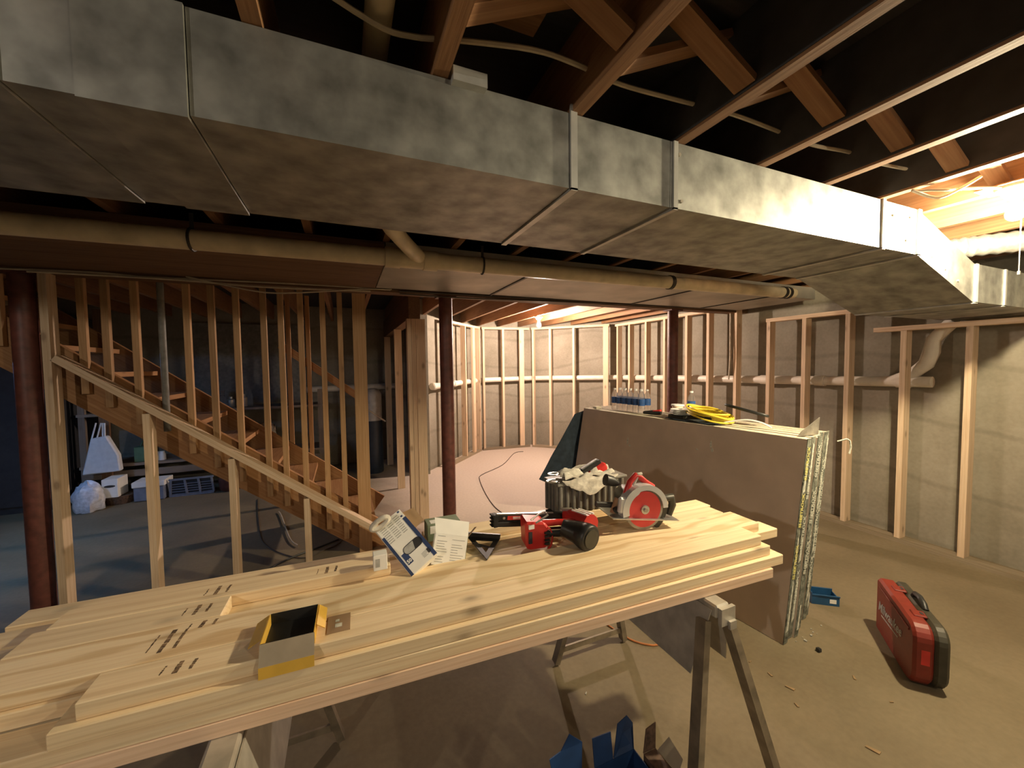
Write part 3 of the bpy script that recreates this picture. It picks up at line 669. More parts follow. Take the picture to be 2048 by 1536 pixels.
# glove-like oval picture, left half grey, right half near black
ov = lambda a0, a1, rx, ry, cx, cy: [(cx + rx * math.cos(a0 + (a1 - a0) * k / 14), cy + ry * math.sin(a0 + (a1 - a0) * k / 14), Z1) for k in range(15)]
sx, sy = ww, wh
cx, cy = sx * 0.60, sy * 0.36
R1 = 0.017
build(MB().slab([(cx - 0.022, cy - R1, Z1)] + [(cx + 0.020 + R1 * math.cos(a), cy + R1 * math.sin(a), Z1) for a in [(-math.pi / 2) + math.pi * k / 10 for k in range(11)]] + [(cx - 0.022 + R1 * math.cos(a), cy + R1 * math.sin(a), Z1) for a in [math.pi / 2 + math.pi * k / 10 for k in range(11)]], (0, 0, 0.0006)), 'picture', M['print_black'], wb, world=False)
build(MB().slab([(cx - 0.022 + (R1 - .0025) * math.cos(a), cy + (R1 - .0025) * math.sin(a), Z2) for a in [math.pi / 2 + math.pi * k / 10 for k in range(11)]] + [(cx - 0.002, cy - R1 + .0025, Z2), (cx + 0.008, cy + R1 - .0025, Z2)], (0, 0, 0.0004)), 'picture', M['print_grey'], wb, world=False)
build(MB().box((sx * 0.13, sy * 0.16, Z1), (sx * 0.32, sy * 0.36, Z2)), 'label_panel', M['navy'], wb, world=False)
lettering('50', 0.017, M['white_card'], wb, WF @ Matrix.Translation((sx * 0.225, sy * 0.205, Z2)) @ Matrix.Identity(4), bold=0.0006)
for col in range(3):
    mb = MB()
    for r in range(9):
        y = sy * 0.93 - r * 0.0085; x = sx * (0.10 + 0.26 * col)
        mb.box((x, y, Z1), (x + sx * random.uniform(0.16, 0.22), y + 0.003, 0.0005))
    tag(build(mb, 'print_lines', M['print_grey'], wb, world=False), kind='stuff')
mb = MB()
for r in range(5): mb.box((sx * 0.62, sy * 0.10 - r * 0.004 + 0.012, Z1), (sx * random.uniform(0.74, 0.82), sy * 0.10 - r * 0.004 + 0.0138, 0.0005))
tag(build(mb, 'print_lines', M['print_grey'], wb, world=False), kind='stuff')
build(MB().box((sx * 0.82, sy * 0.09, Z1), (sx * 0.92, sy * 0.17, Z2)), 'emblem', M['print_black'], wb, world=False)
build(MB().box((sx * 0.87, sy * 0.955, Z1), (sx * 0.94, sy * 0.985, Z2)).box((sx * 0.87, sy * 0.86, Z1), (sx * 0.94, sy * 0.89, Z2)), 'corner_mark', M['navy'], wb, world=False)
# dark open end flap
build(MB().slab([(ww, wh * 0.62, -0.045), (ww, wh * 1.0, -0.045), (ww + 0.05, wh * 0.95, -0.055), (ww + 0.05, wh * 0.66, -0.055)], (0, 0, -0.001)), 'end_flap', M['kraft'], wb, world=False)

# second white carton, upright with its flap raised
tl, tr, bl = cs(858, 1066, 1.455), cs(923, 1074, 1.485), cs(861, 1129, 1.42)
b2, w2, h2, F2 = at_box('leaflet_carton', 'upright white printed carton with raised flap right of the navy-striped one', 'carton', tl, tr, bl, 0.04, 'white_card')
build(MB().box((w2, 0, -0.04), (w2 + 0.0008, h2, 0)), 'side_print', M['olive_card'], b2, world=False)
build(MB().slab([(0, h2, 0.0), (w2, h2, 0.0), (w2, h2 + 0.055, -0.018), (-0.012, h2 + 0.055, -0.018)], (0, 0, -0.001)), 'raised_flap', M['white_card'], b2, world=False)
build(MB().slab([(w2 + 0.001, h2, -0.004), (w2 + 0.001, h2, -0.036), (w2 + 0.028, h2 + 0.04, -0.036), (w2 + 0.028, h2 + 0.04, -0.004)], (0.001, 0, 0)), 'side_flap', M['kraft'], b2, world=False)
mb = MB()
for r in range(11):
    for c in range(2):
        if random.random() < 0.85: mb.box((w2 * (0.08 + 0.45 * c), h2 * 0.92 - r * h2 * 0.082, Z1), (w2 * (0.08 + 0.45 * c + random.uniform(0.2, 0.4)), h2 * 0.92 - r * h2 * 0.082 + 0.0022, 0.0005))
tag(build(mb, 'print_lines', M['print_grey'], b2, world=False), kind='stuff')
# olive carton behind
g0 = thing('olive_carton', 'small olive green carton with white label behind the white cartons', 'carton', (0.335, 1.545, ZTOP))
build(MB().box((0.275, 1.50, ZTOP), (0.405, 1.57, ZTOP + 0.066)), 'carton_body', M['olive_card'], g0, bevel=0.001)
build(MB().box((0.29, 1.51, ZTOP + 0.0662), (0.335, 1.545, ZTOP + 0.0668)).box((0.285, 1.4992, ZTOP + 0.03), (0.33, 1.4998, ZTOP + 0.06)), 'label', M['white_card'], g0)
# small white carton and a pale plastic cap piece left of the big carton
s0 = thing('tiny_carton', 'tiny white upright carton at the end of the rear board', 'carton', (0.085, 1.375, ZTOP))
build(MB().box((0.068, 1.355, ZTOP), (0.112, 1.395, ZTOP + 0.052)), 'carton_body', M['white_card'], s0, bevel=0.0015)
build(MB().box((0.074, 1.3544, ZTOP + 0.012), (0.088, 1.3549, ZTOP + 0.04)), 'print', M['print_grey'], s0)
c0 = at(760, 1047, Y=1.46)
rl = thing('tape_roll', 'pale grey tape roll leaning behind the navy-striped carton', 'tape roll', c0)
tb = MB(); ring = [(c0.x + 0.028 * math.cos(a), c0.y, c0.z + 0.014 * math.sin(a) + 0.014 * math.cos(a)) for a in [2 * math.pi * k / 20 for k in range(20)]]
build(MB().tube(ring, 0.010, 8, close=True), 'roll', M['cloth'], rl, smooth=True)

# speed square
q = thing('speed_square', 'black triangular speed square lying beside the cartons', 'speed square', (0.50, 1.46, zL[2] + 0.038))
zs = zL[2] + 0.0385; e = 0.004
pA, pB, pC = at(934, 1074, Y=1.495), at(1000, 1078, Y=1.475), at(974, 1121, Z=zs)
ce = (pA + pB + pC) / 3
mb = MB()
o_ = [pA, pB, pC]; i_ = [ce + (p - ce) * 0.55 for p in o_]
for k in range(3):
    k2 = (k + 1) % 3; mb.slab([o_[k], o_[k2], i_[k2], i_[k]], (0, 0, e))
mb.bar(pA + Vector((0, 0, e / 2)) + (pC - pA) * 0.3, (pB + pC) / 2 + Vector((0, 0, e / 2)), 0.012, e)
build(mb, 'blade', M['black'], q)
build(MB().bar(pA + Vector((0, 0, 0.010)), pB + Vector((0, 0, 0.010)), 0.010, 0.020), 'fence', M['black'], q)

# nail gun
ng = thing('nail_gun', 'red and black framing nail gun lying on the boards', 'nail gun', (0.66, 1.34, zL[2] + 0.038))
zb = zL[2] + 0.038
# magazine: two stacked rails
mA, mB = at(992, 1034, Y=1.44), at(1140, 1030, Y=1.40)
up_ = Vector((0, 0, 1))
build(MB().bar(mA, mB, 0.028, 0.026), 'magazine', M['black'], ng, bevel=0.003)
lo_ = Vector((0, 0, -0.026))
build(MB().bar(mA + lo_, mB + lo_, 0.034, 0.020), 'magazine_cover', M['black'], ng, bevel=0.003)
build(MB().bar(mA + up_ * 0.0145 + Vector((0, -0.006, 0)), mA.lerp(mB, 0.75) + up_ * 0.0145 + Vector((0, -0.006, 0)), 0.010, 0.003), 'nail_rail', M['steel'], ng)
f_ = Vector((0, -0.0150, 0))
build(MB().bar(mA.lerp(mB, 0.13) + f_, mA.lerp(mB, 0.38) + f_, 0.001, 0.016), 'red_label', M['red'], ng); rlab = bpy.data.objects['red_label']
for dz in (-0.004, 0.0, 0.004):
    build(MB().bar(mA.lerp(mB, 0.20) + f_ + Vector((0, -0.0008, dz)), mA.lerp(mB, 0.37) + f_ + Vector((0, -0.0008, dz)), 0.0006, 0.0018), 'label_line', M['white_card'], rlab)
build(MB().disc(mA.lerp(mB, 0.085) + f_, (0, 1, 0), 0.005, 0.003, 10), 'rivet', M['steel'], ng)
tip = MB()
tip.bar(mA + Vector((-0.016, 0, -0.012)), mA + Vector((0.004, 0, -0.012)), 0.036, 0.050)
for k in range(4): tip.box((mA.x - 0.024, mA.y - 0.014, mA.z - 0.034 + k * 0.014), (mA.x - 0.014, mA.y + 0.014, mA.z - 0.027 + k * 0.014))
build(tip, 'magazine_end', M['black'], ng, bevel=0.003)
# battery-end red housing
h0, h1 = at(1052, 1046, Y=1.34), at(1104, 1103, Z=zb)
hx0, hx1 = at(1051, 1075, Y=1.335).x, at(1083, 1075, Y=1.335).x
hz1 = at(1060, 1043, Y=1.335).z
hz0 = at(1064, 1101, Y=1.335).z
body = MB().slab([(hx0, 1.335, hz1), (hx0 + 0.004, 1.335, hz0 + 0.01), (hx0 + 0.02, 1.335, hz0), (hx1 + 0.015, 1.315, hz0 + 0.006), (hx1 + 0.030, 1.315, hz0 + 0.04), (hx1 + 0.028, 1.315, hz1 - 0.035), (hx1 + 0.008, 1.32, hz1 - 0.010)], (0.01, 0.075, 0.006))
rh = build(body, 'red_housing', M['red'], ng, bevel=0.007)
v1 = MB()
for k in range(4): v1.box((hx1 + 0.003, 1.309, hz0 + 0.022 + 0.014 * k), (hx1 + 0.022, 1.3165, hz0 + 0.031 + 0.014 * k))
build(v1, 'cooling_vent', M['black'], rh)
ringp = [(hx1 + 0.012 + 0.022 * math.cos(a), 1.309, hz0 + 0.048 + 0.042 * math.sin(a)) for a in [-1.5 + 3.0 * k / 10 for k in range(11)]]
build(MB().tube(ringp, 0.0035, 6), 'red_rim', M['red'], ng, smooth=True)
build(MB().box((hx0 + 0.012, 1.328, hz0 + 0.03), (hx0 + 0.026, 1.3345, hz0 + 0.075)), 'logo_plate', M['print_black'], ng)
build(MB().box((hx0 + 0.012, 1.326, hz1 - 0.028), (hx0 + 0.034, 1.333, hz1 - 0.012)), 'white_sticker', M['white_card'], rh)
# handle: red spine over black grip
g0_, g1_ = Vector((hx1 + 0.01, 1.345, hz1 - 0.02)), at(1150, 1046, Y=1.30)
build(MB().tube([g0_, g0_.lerp(g1_, 0.5) + Vector((0, 0, 0.004)), g1_], [0.014, 0.012, 0.017], 10), 'red_spine', M['red'], ng, smooth=True)
g2_, g3_ = Vector((hx1 + 0.02, 1.33, hz1 - 0.052)), at(1150, 1062, Y=1.285)
build(MB().tube([g2_, g2_.lerp(g3_, 0.5), g3_], [0.018, 0.020, 0.022], 12), 'grip', M['black'], ng, smooth=True)
build(MB().bar(g2_ + Vector((0, -0.018, 0.016)), g3_ + Vector((0, -0.018, 0.018)), 0.004, 0.003), 'grip_trim', M['steel'], ng)
# red head with fins
k0, k1 = at(1140, 1030, Y=1.37), at(1182, 1048, Y=1.24)
hd = MB().tube([k0 + Vector((-0.02, 0.02, 0.0)), k0, k0.lerp(k1, 0.6), k1], [0.018, 0.026, 0.034, 0.036], 12)
build(hd, 'red_head', M['red'], ng, smooth=True)
for s in (-0.014, 0.002, 0.018):
    build(MB().bar(k0.lerp(k1, 0.25) + Vector((s, 0, 0.031)), k0.lerp(k1, 0.95) + Vector((s, 0, 0.036)), 0.005, 0.005), 'fin', M['white_card'], ng)
build(MB().bar(k0 + Vector((-0.035, 0.01, 0.026)), k0 + Vector((0.012, 0.0, 0.022)), 0.02, 0.008), 'nose_plate', M['steel'], ng)
# black motor cap facing the viewer
cpt = at(1182, 1078, Y=1.185); ax = Vector((0.22, -0.95, -0.02)).normalized()
bk = cpt - ax * 0.11 + Vector((-0.035, 0.0, 0.012))
mc = build(MB().tube([bk, cpt - ax * 0.07, cpt - ax * 0.028, cpt - ax * 0.006, cpt], [0.030, 0.042, 0.050, 0.050, 0.044], 24), 'motor_cap', M['black'], ng, smooth=True)
build(MB().disc(cpt + ax * 0.002, ax, 0.034, 0.004, 24), 'cap_face', M['blackish'], mc, smooth=True)
build(MB().tube([cpt - ax * 0.01 + Vector((0.012, 0, -0.048)), cpt - ax * 0.01 + Vector((0.016, 0, -0.058))], 0.004, 6), 'cap_screw', M['black'], mc)
# rafter hook
r0 = at(1062, 1040, Y=1.31); r1 = at(1090, 1024, Y=1.34); r2 = at(1096, 1030, Y=1.30); r3 = at(1072, 1046, Y=1.29)
build(MB().tube([r0, r0.lerp(r1, 0.6) + Vector((0, 0, 0.006)), r1, r2, r3], 0.0035, 6), 'rafter_hook', M['steel'], ng, smooth=True)

# grey ribbed bin standing behind the lumber, with gloves and a second tool on it
BN = 1.515
bx0, bx1 = at(1117, 1000, Y=BN).x, at(1250, 1000, Y=BN).x
bzt = at(1120, 968, Y=BN).z; bzt1 = at(1240, 985, Y=BN).z
bn = thing('ribbed_box', 'grey ribbed plastic box standing on the rear board of the lumber', 'box', ((bx0 + bx1) / 2, BN + 0.06, ZTOP))
by1 = BN + 0.125; BZ = ZTOP + 0.0008
bm_ = MB().box((bx0 + 0.006, BN + 0.006, BZ), (bx1 - 0.006, by1 - 0.006, BZ + 0.012))
for lo, hi in (((bx0 + 0.006, BN + 0.006, BZ + 0.012), (bx1 - 0.006, BN + 0.012, bzt - 0.01)), ((bx0 + 0.006, by1 - 0.012, BZ + 0.012), (bx1 - 0.006, by1 - 0.006, bzt - 0.01)), ((bx0 + 0.006, BN + 0.012, BZ + 0.012), (bx0 + 0.012, by1 - 0.012, bzt - 0.01)), ((bx1 - 0.012, BN + 0.012, BZ + 0.012), (bx1 - 0.006, by1 - 0.012, bzt - 0.01))): bm_.box(lo, hi)
build(bm_, 'shell', M['grey_plastic'], bn)
nr = 11
for k in range(nr):
    x = bx0 + 0.004 + (bx1 - bx0 - 0.03) * k / (nr - 1)
    build(MB().box((x, BN - 0.006, BZ + 0.002), (x + 0.017, BN + 0.0055, bzt - 0.012)), 'rib', M['grey_plastic'], bn, bevel=0.004)
for k in range(4):
    y = BN + 0.008 + 0.09 * k / 3
    build(MB().box((bx0 - 0.006, y, BZ + 0.002), (bx0 + 0.0055, y + 0.018, bzt - 0.012)), 'rib', M['grey_plastic'], bn)
build(MB().box((bx0 - 0.008, BN - 0.008, bzt - 0.012), (bx1 + 0.008, by1 + 0.004, bzt)), 'lid', M['grey_plastic'], bn, bevel=0.003)

def blob(name, c, sx_, sy_, sz_, mat, amp, seed, parent=None, nu=22, nv=14, lab=None, cat=None, freq=3.0, flatz=True, fold=0.0):
    from mathutils import noise
    mb = MB(); vs = []; fs = []
    for j in range(nv + 1):
        ph = -math.pi / 2 + math.pi * j / nv
        for i in range(nu):
            a_ = 2 * math.pi * i / nu
            p = Vector((math.cos(ph) * math.cos(a_), math.cos(ph) * math.sin(a_), math.sin(ph)))
            d = 1 + amp * noise.noise(p * freq + Vector((seed, seed * 2.1, 0))) + amp * 0.5 * noise.noise(p * freq * 2.7 + Vector((seed, 0, 3)))
            z = p.z * d * sz_
            x_, y_ = p.x * d * sx_, p.y * d * sy_
            z += fold * math.sin((x_ / sx_) * 9 + (y_ / sy_) * 4) * sz_
            vs.append((c[0] + x_, c[1] + y_, c[2] + (max(z, -sz_ * 0.6) if flatz else z)))
    for j in range(nv):
        for i in range(nu):
            fs.append((j * nu + i, j * nu + (i + 1) % nu, (j + 1) * nu + (i + 1) % nu, (j + 1) * nu + i))
    mb.add(vs, fs)
    return tag(build(mb, name, mat, parent, smooth=True, origin=None if parent else c), lab, cat)

# canvas glove / cloth draped over the bin
def drape(name, lab, cat, P00, P10, P11, P01, mat, amp, n=20, m=14, seed=1.0, thick=0.006, layers=1):
    from mathutils import noise
    mb = MB(); vs = []; P00, P10, P11, P01 = map(Vector, (P00, P10, P11, P01))
    for s in (1, 0):
        for j in range(m + 1):
            for i in range(n + 1):
                u, v = i / n, j / m
                p = (P00 * (1 - u) + P10 * u) * (1 - v) + (P01 * (1 - u) + P11 * u) * v
                k = amp * (noise.noise(Vector((u * 4 + seed, v * 5, seed))) + 0.6 * math.sin(u * 14 + v * 9 + 2 * noise.noise(Vector((u * 3, v * 3, seed)))))
                vs.append(p + Vector((0, 0, max(k, -amp * 0.4) + amp * 0.5 + (thick if s else 0))))
    o = (n + 1) * (m + 1); fs = []
    for j in range(m):
        for i in range(n):
            a_ = j * (n + 1) + i; fs.append((a_, a_ + 1, a_ + n + 2, a_ + n + 1)); fs.append((o + a_ + n + 1, o + a_ + n + 2, o + a_ + 1, o + a_))
    rim = [i for i in range(n + 1)] + [(j + 1) * (n + 1) - 1 for j in range(1, m + 1)] + [m * (n + 1) + i for i in range(n - 1, -1, -1)] + [j * (n + 1) for j in range(m - 1, 0, -1)]
    for a_, b_ in zip(rim, rim[1:] + rim[:1]): fs.append((a_, o + a_, o + b_, b_))
    mb.add(vs, fs)
    return tag(build(mb, name, mat, smooth=True, origin=P00), lab, cat)
cl = thing('canvas_cloth', 'crumpled pale canvas cloth draped over the front of the ribbed box', 'cloth', (bx0 + 0.12, BN + 0.05, bzt))
d1 = drape('top_fold', None, None, (bx0 + 0.03, BN - 0.010, bzt + 0.002), (bx1 - 0.07, BN - 0.012, bzt + 0.002), (bx1 - 0.03, BN + 0.115, bzt + 0.008), (bx0 + 0.06, BN + 0.115, bzt + 0.008), M['cloth'], 0.024, seed=2.2)
d2 = drape('front_fold', None, None, (bx0 + 0.055, BN - 0.016, bzt - 0.022), (bx0 + 0.165, BN - 0.026, bzt - 0.070), (bx1 - 0.05, BN - 0.012, bzt + 0.006), (bx0 + 0.015, BN - 0.010, bzt + 0.006), M['cloth'], 0.007, seed=5.1)
for d in (d1, d2):
    d.location = d.location - Vector(cl.location); d.parent = cl
t2 = thing('impact_tool', 'red and black battery tool lying on the canvas cloth', 'power tool', at(1175, 945, Y=BN + 0.07))
ta, tb_ = at(1143, 957, Y=BN + 0.06), at(1198, 921, Y=BN + 0.06)
build(MB().bar(ta, tb_, 0.035, 0.022), 'black_rail', M['black'], t2, bevel=0.004)
build(MB().bar(ta.lerp(tb_, 0.35) + Vector((0, 0, 0.015)), ta.lerp(tb_, 0.9) + Vector((0, 0, 0.015)), 0.014, 0.005), 'steel_rail', M['steel'], t2)
build(MB().bar(ta.lerp(tb_, 0.42) + Vector((0.026, 0, -0.034)), ta.lerp(tb_, 1.05) + Vector((0.022, 0, -0.026)), 0.06, 0.052), 'red_housing', M['red'], t2, bevel=0.012)
build(MB().tube([ta, ta + Vector((-0.018, 0, -0.014)), ta + Vector((-0.03, 0, -0.018))], 0.012, 8), 'nozzle', M['black'], t2, smooth=True)
pl = thing('pliers', 'small steel pliers hooked on the left rim of the ribbed box', 'tool', (bx0 - 0.01, BN + 0.02, bzt + 0.005))
rc = Vector((bx0 - 0.012, BN + 0.03, bzt + 0.008))
build(MB().tube([rc + Vector((0.03 * math.cos(a), 0.02 * math.sin(a), 0.0)) for a in [2 * math.pi * k / 14 for k in range(14)]], 0.004, 6, close=True), 'ring_handle', M['steel'], pl, smooth=True)
build(MB().tube([rc + Vector((0.02 + 0.024 * math.cos(a), 0.03 + 0.02 * math.sin(a), 0.022)) for a in [2 * math.pi * k / 14 for k in range(14)]], 0.004, 6, close=True), 'ring_handle', M['steel'], pl, smooth=True)
build(MB().bar(rc + Vector((0.02, 0.01, 0.004)), rc + Vector((0.085, -0.025, 0.010)), 0.012, 0.008), 'jaw', M['steel_dull'], pl)

# circular saw
sc0 = at(1288, 1010, Y=1.245); sc0.z = ZTOP + 0.0865
sw = thing('circular_saw', 'circular saw with red blade and silver guard on the boards', 'circular saw', sc0, (0, math.radians(7), math.radians(-10)))
def S(mb, nm, mt, smooth=False, bevel=0.0): return build(mb, nm, M[mt], sw, smooth=smooth, world=False, bevel=bevel)
S(MB().disc((0, 0, 0), (0, 1, 0), 0.086, 0.0025, 48), 'blade', 'steel_dull', True)
S(MB().disc((0, -0.003, 0.0), (0, 1, 0), 0.074, 0.003, 40), 'blade_disc', 'blade_red', True)
S(MB().disc((0, -0.008, 0), (0, 1, 0), 0.018, 0.008, 20), 'arbor_flange', 'steel', True)
S(MB().disc((0, -0.014, 0), (0, 1, 0), 0.009, 0.008, 6), 'arbor_bolt', 'steel_dull')
arc = lambda r, a0, a1, n, y: [(r * math.cos(math.radians(a0 + (a1 - a0) * k / n)), y, r * math.sin(math.radians(a0 + (a1 - a0) * k / n))) for k in range(n + 1)]
ug = MB(); n = 20
for y0, y1 in ((-0.014, -0.010),):
    inner = [(x * (0.79 if k > 8 else 0.72), y, z * (0.79 if k > 8 else 0.72)) for k, (x, y, z) in enumerate(arc(0.102, 200, 8, n, y0))]; outer = arc(0.102, 200, 8, n, y0)
    for k in range(n): ug.slab([outer[k], outer[k + 1], inner[k + 1], inner[k]], (0, y1 - y0, 0))
o1 = arc(0.102, 200, 8, n, -0.010); o2 = arc(0.102, 200, 8, n, 0.030); i1 = arc(0.098, 200, 8, n, -0.010)
for k in range(n): ug.slab([o1[k], o1[k + 1], i1[k + 1], i1[k]], (0, 0.04, 0))
S(ug, 'upper_guard', 'saw_guard')
S(MB().box((-0.118, -0.012, -0.02), (-0.078, 0.010, 0.045)), 'guard_block', 'saw_guard', bevel=0.006)
lg = MB(); i_ = arc(0.082, 20, -48, 10, 0.006); o_ = arc(0.112, 20, -48, 10, 0.006)
for k in range(10): lg.slab([o_[k], o_[k + 1], i_[k + 1], i_[k]], (0, 0.016, 0))
S(lg, 'lower_guard', 'blackish')
S(MB().box((-0.145, -0.006, -0.038), (0.155, -0.002, -0.034)).box((-0.145, 0.006, -0.038), (0.155, 0.13, -0.034)).box((-0.145, -0.04, -0.038), (0.155, -0.0061, -0.0345)) if False else
  MB().box((-0.145, 0.008, -0.039), (0.155, 0.135, -0.0355)).box((-0.145, -0.022, -0.039), (0.155, -0.0065, -0.0355)).box((-0.145, -0.0066, -0.039), (-0.095, 0.0081, -0.0355)).box((0.095, -0.0066, -0.039), (0.155, 0.0081, -0.0355)), 'shoe', 'steel')
S(MB().tube([(-0.01, 0.035, 0.012), (-0.01, 0.10, 0.012), (-0.01, 0.15, 0.012), (-0.01, 0.17, 0.012)], [0.05, 0.05, 0.047, 0.035], 20), 'motor', 'blackish', True)
S(MB().tube([(-0.075, 0.025, 0.045), (-0.06, 0.03, 0.10), (-0.035, 0.03, 0.130), (-0.02, 0.03, 0.125), (0.01, 0.03, 0.105), (0.05, 0.03, 0.085)], [0.014, 0.012, 0.013, 0.013, 0.012, 0.012], 10), 'handle', 'red', True)
S(MB().tube([(-0.045, 0.026, 0.09), (-0.028, 0.026, 0.135), (-0.012, 0.026, 0.138)], [0.006, 0.008, 0.007], 8), 'handle_grip', 'cloth', True)
S(MB().tube([(-0.105, 0.03, 0.03), (-0.115, 0.03, 0.0), (-0.12, 0.03, -0.03)], 0.013, 8), 'depth_arm', 'kraft', True)
S(MB().tube([(-0.10, 0.05, 0.085), (-0.13, 0.05, 0.095), (-0.16, 0.05, 0.10)], [0.010, 0.022, 0.024], 12), 'depth_knob', 'black', True)
S(MB().tube([(0.095, 0.01, 0.045), (0.125, 0.01, 0.05), (0.138, 0.012, 0.02), (0.128, 0.012, -0.025)], [0.014, 0.018, 0.016, 0.012], 10), 'front_handle', 'blackish', True)
S(MB().box((-0.20, 0.03, -0.01), (-0.12, 0.045, 0.012)), 'rip_lever', 'black', bevel=0.004)
S(MB().disc((-0.115, 0.02, -0.012), (0, 1, 0), 0.013, 0.02, 12), 'bevel_knob', 'black', True)

# thin flat steel angle lying behind the nail gun
p = at(1085, 1026, Z=ZTOP)
tag(build(MB().box((0.70, 1.525, ZTOP + 0.0005), (0.88, 1.59, ZTOP + 0.012)), 'flat_case', M['black'], origin=(0.80, 1.54, ZTOP), bevel=0.003), 'flat black case lying behind the nail gun magazine', 'case')

# ------------------------------------------------------------------ drywall stack
DU = Vector((-0.092, 0.9958, 0)); DN = Vector((0.9958, 0.092, 0)); DB = Vector((2.163, 1.344, 0.0))
DLEN, DTOP, LEAN = 1.97, 1.115, 0.21
def dw(u, n, z):      # along the sheets, across the stack, height (leaning)
    return DB + DU * u + DN * (n + LEAN * z / DTOP) + Vector((0, 0, z))
ORD = ['nearest', 'second', 'third', 'fourth', 'fifth', 'sixth', 'seventh', 'eighth', 'ninth']
n0 = 0.0
for k in range(9):
    th_ = 0.040; u0 = (0.0, 0.012, 0.0, 0.02, 0.03, 0.05, 0.065, 0.06, 0.07)[k]
    u1 = DLEN + (0.0, 0.03, 0.02, 0.03, 0.02, 0.03, 0.02, 0.03, 0.02)[k]
    lab = 'brown-faced drywall pair nearest the lumber, yellow print on its end tape' if k == 0 else f'{ORD[k]} end-taped drywall pair counted from the brown face'
    t = thing('drywall_pair', lab, 'drywall', dw((u0 + u1) / 2, n0 + th_ / 2, 0), group='leaning stack of drywall sheets')
    for i in range(2):
        a = n0 + i * th_ / 2 + 0.0004; b = n0 + (i + 1) * th_ / 2 - 0.0004
        zt = DTOP + random.uniform(-0.004, 0.004)
        mb = MB(); pts = [(u0, a), (u1, a), (u1, b), (u0, b)]
        mb.add([dw(u, n, 0.002) for u, n in pts] + [dw(u, n, zt) for u, n in pts], [(0, 3, 2, 1), (4, 5, 6, 7), (0, 1, 5, 4), (1, 2, 6, 5), (2, 3, 7, 6), (3, 0, 4, 7)])
        o = build(mb, 'sheet', M['paper'], t)
        o.data.materials.append(M['paper_top'])
        for p in o.data.polygons:
            if p.center.z + t.location.z > DTOP - 0.02: p.material_index = 1
    # end tape wraps the near end of the pair
    a, b = n0 + 0.0004, n0 + th_ - 0.0004
    pts = [(u0 - 0.0035, a), (u0 - 0.0004, a), (u0 - 0.0004, b), (u0 - 0.0035, b)]
    mb = MB(); nz = 14
    for j in range(nz):
        z0, z1 = DTOP * j / nz + 0.004, DTOP * (j + 1) / nz + 0.0038
        w_ = random.uniform(-0.0012, 0.0012)
        mb.add([dw(u + (w_ if u < u0 - 0.001 else 0), n, z0) for u, n in pts] + [dw(u + (w_ if u < u0 - 0.001 else 0), n, z1) for u, n in pts], [(0, 3, 2, 1), (4, 5, 6, 7), (0, 1, 5, 4), (1, 2, 6, 5), (2, 3, 7, 6), (3, 0, 4, 7)])
    tp = build(mb, 'end_tape', M['tape'], t)
    # torn pale strips on the tape
    z = random.uniform(0.02, 0.1)
    while z < DTOP - 0.2:
        hh = random.uniform(0.12, 0.30); zt = min(z + hh, DTOP - 0.015); m_ = (a + b) / 2; w2 = random.uniform(0.008, 0.014)
        uo = u0 - 0.0055
        q_ = [dw(uo, m_ - w2, z), dw(uo, m_ + w2, z + random.uniform(0.0, 0.05)), dw(uo, m_ + w2, zt - random.uniform(0, 0.05)), dw(uo, m_ - w2 * 0.3, zt)]
        if random.random() < 0.62:
            build(MB().slab(q_, DU * 0.0006), 'torn_strip', M['tape_light'], t)
        z = zt + random.uniform(0.05, 0.3)
    tilt = (dw(0, 0, DTOP) - dw(0, 0, 0)).normalized()
    for zc in ((0.98, 0.72, 0.44) if k % 2 == 0 else (0.86, 0.58, 0.28)):
        Wt = frame(dw(u0 - 0.0066, n0 + th_ / 2, zc), tilt, -DN)
        lettering('SHEETROCK', 0.034, M['tape_yellow'] if (k == 0 or k == 3) else M['tape_light'], t, Wt, bold=0.0008)
    n0 += th_ + (0.032 if k == 0 else random.uniform(0.001, 0.006))
NT = n0; T_LAST = t
# scuffs on the brown face and crumbs at the foot
T_FIRST = [o for o in bpy.data.objects if o.name == 'drywall_pair'][0]
for u, z, s, hh in ((1.33, 0.89, 0.010, 0.035), (1.30, 0.86, 0.012, 0.012), (0.57, 0.99, 0.008, 0.030), (0.555, 0.955, 0.010, 0.016), (0.67, 0.94, 0.012, 0.006), (0.86, 0.72, 0.006, 0.006)):
    q_ = [dw(u - s, -0.0002, z - hh * 0.5), dw(u + s * 0.3, -0.0002, z - hh * 0.8), dw(u + s, -0.0002, z + hh * 0.2), dw(u + s * 0.2, -0.0002, z + hh), dw(u - s * 0.6, -0.0002, z + hh * 0.5)]
    tag(build(MB().slab(q_, DN * -0.0005), 'scuff', M['tape_light'], T_FIRST), 'pale scuff')
for k in range(9):
    p = dw(-0.03 + random.uniform(-0.03, 0.02), random.uniform(0.05, 0.4), 0); s = random.uniform(0.006, 0.013)
    tag(build(MB().slab([(p.x, p.y, 0.0005), (p.x + s, p.y + s * 0.3, 0.0005), (p.x + s * 0.7, p.y + s, 0.0005), (p.x - s * 0.2, p.y + s * 0.6, 0.0005)], (0, 0, s * 0.5)), 'gypsum_crumb', M['gypsum'], origin=(p.x, p.y, 0)), 'crumb of broken gypsum on the floor at the drywall ends', 'crumb', 'gypsum crumbs')

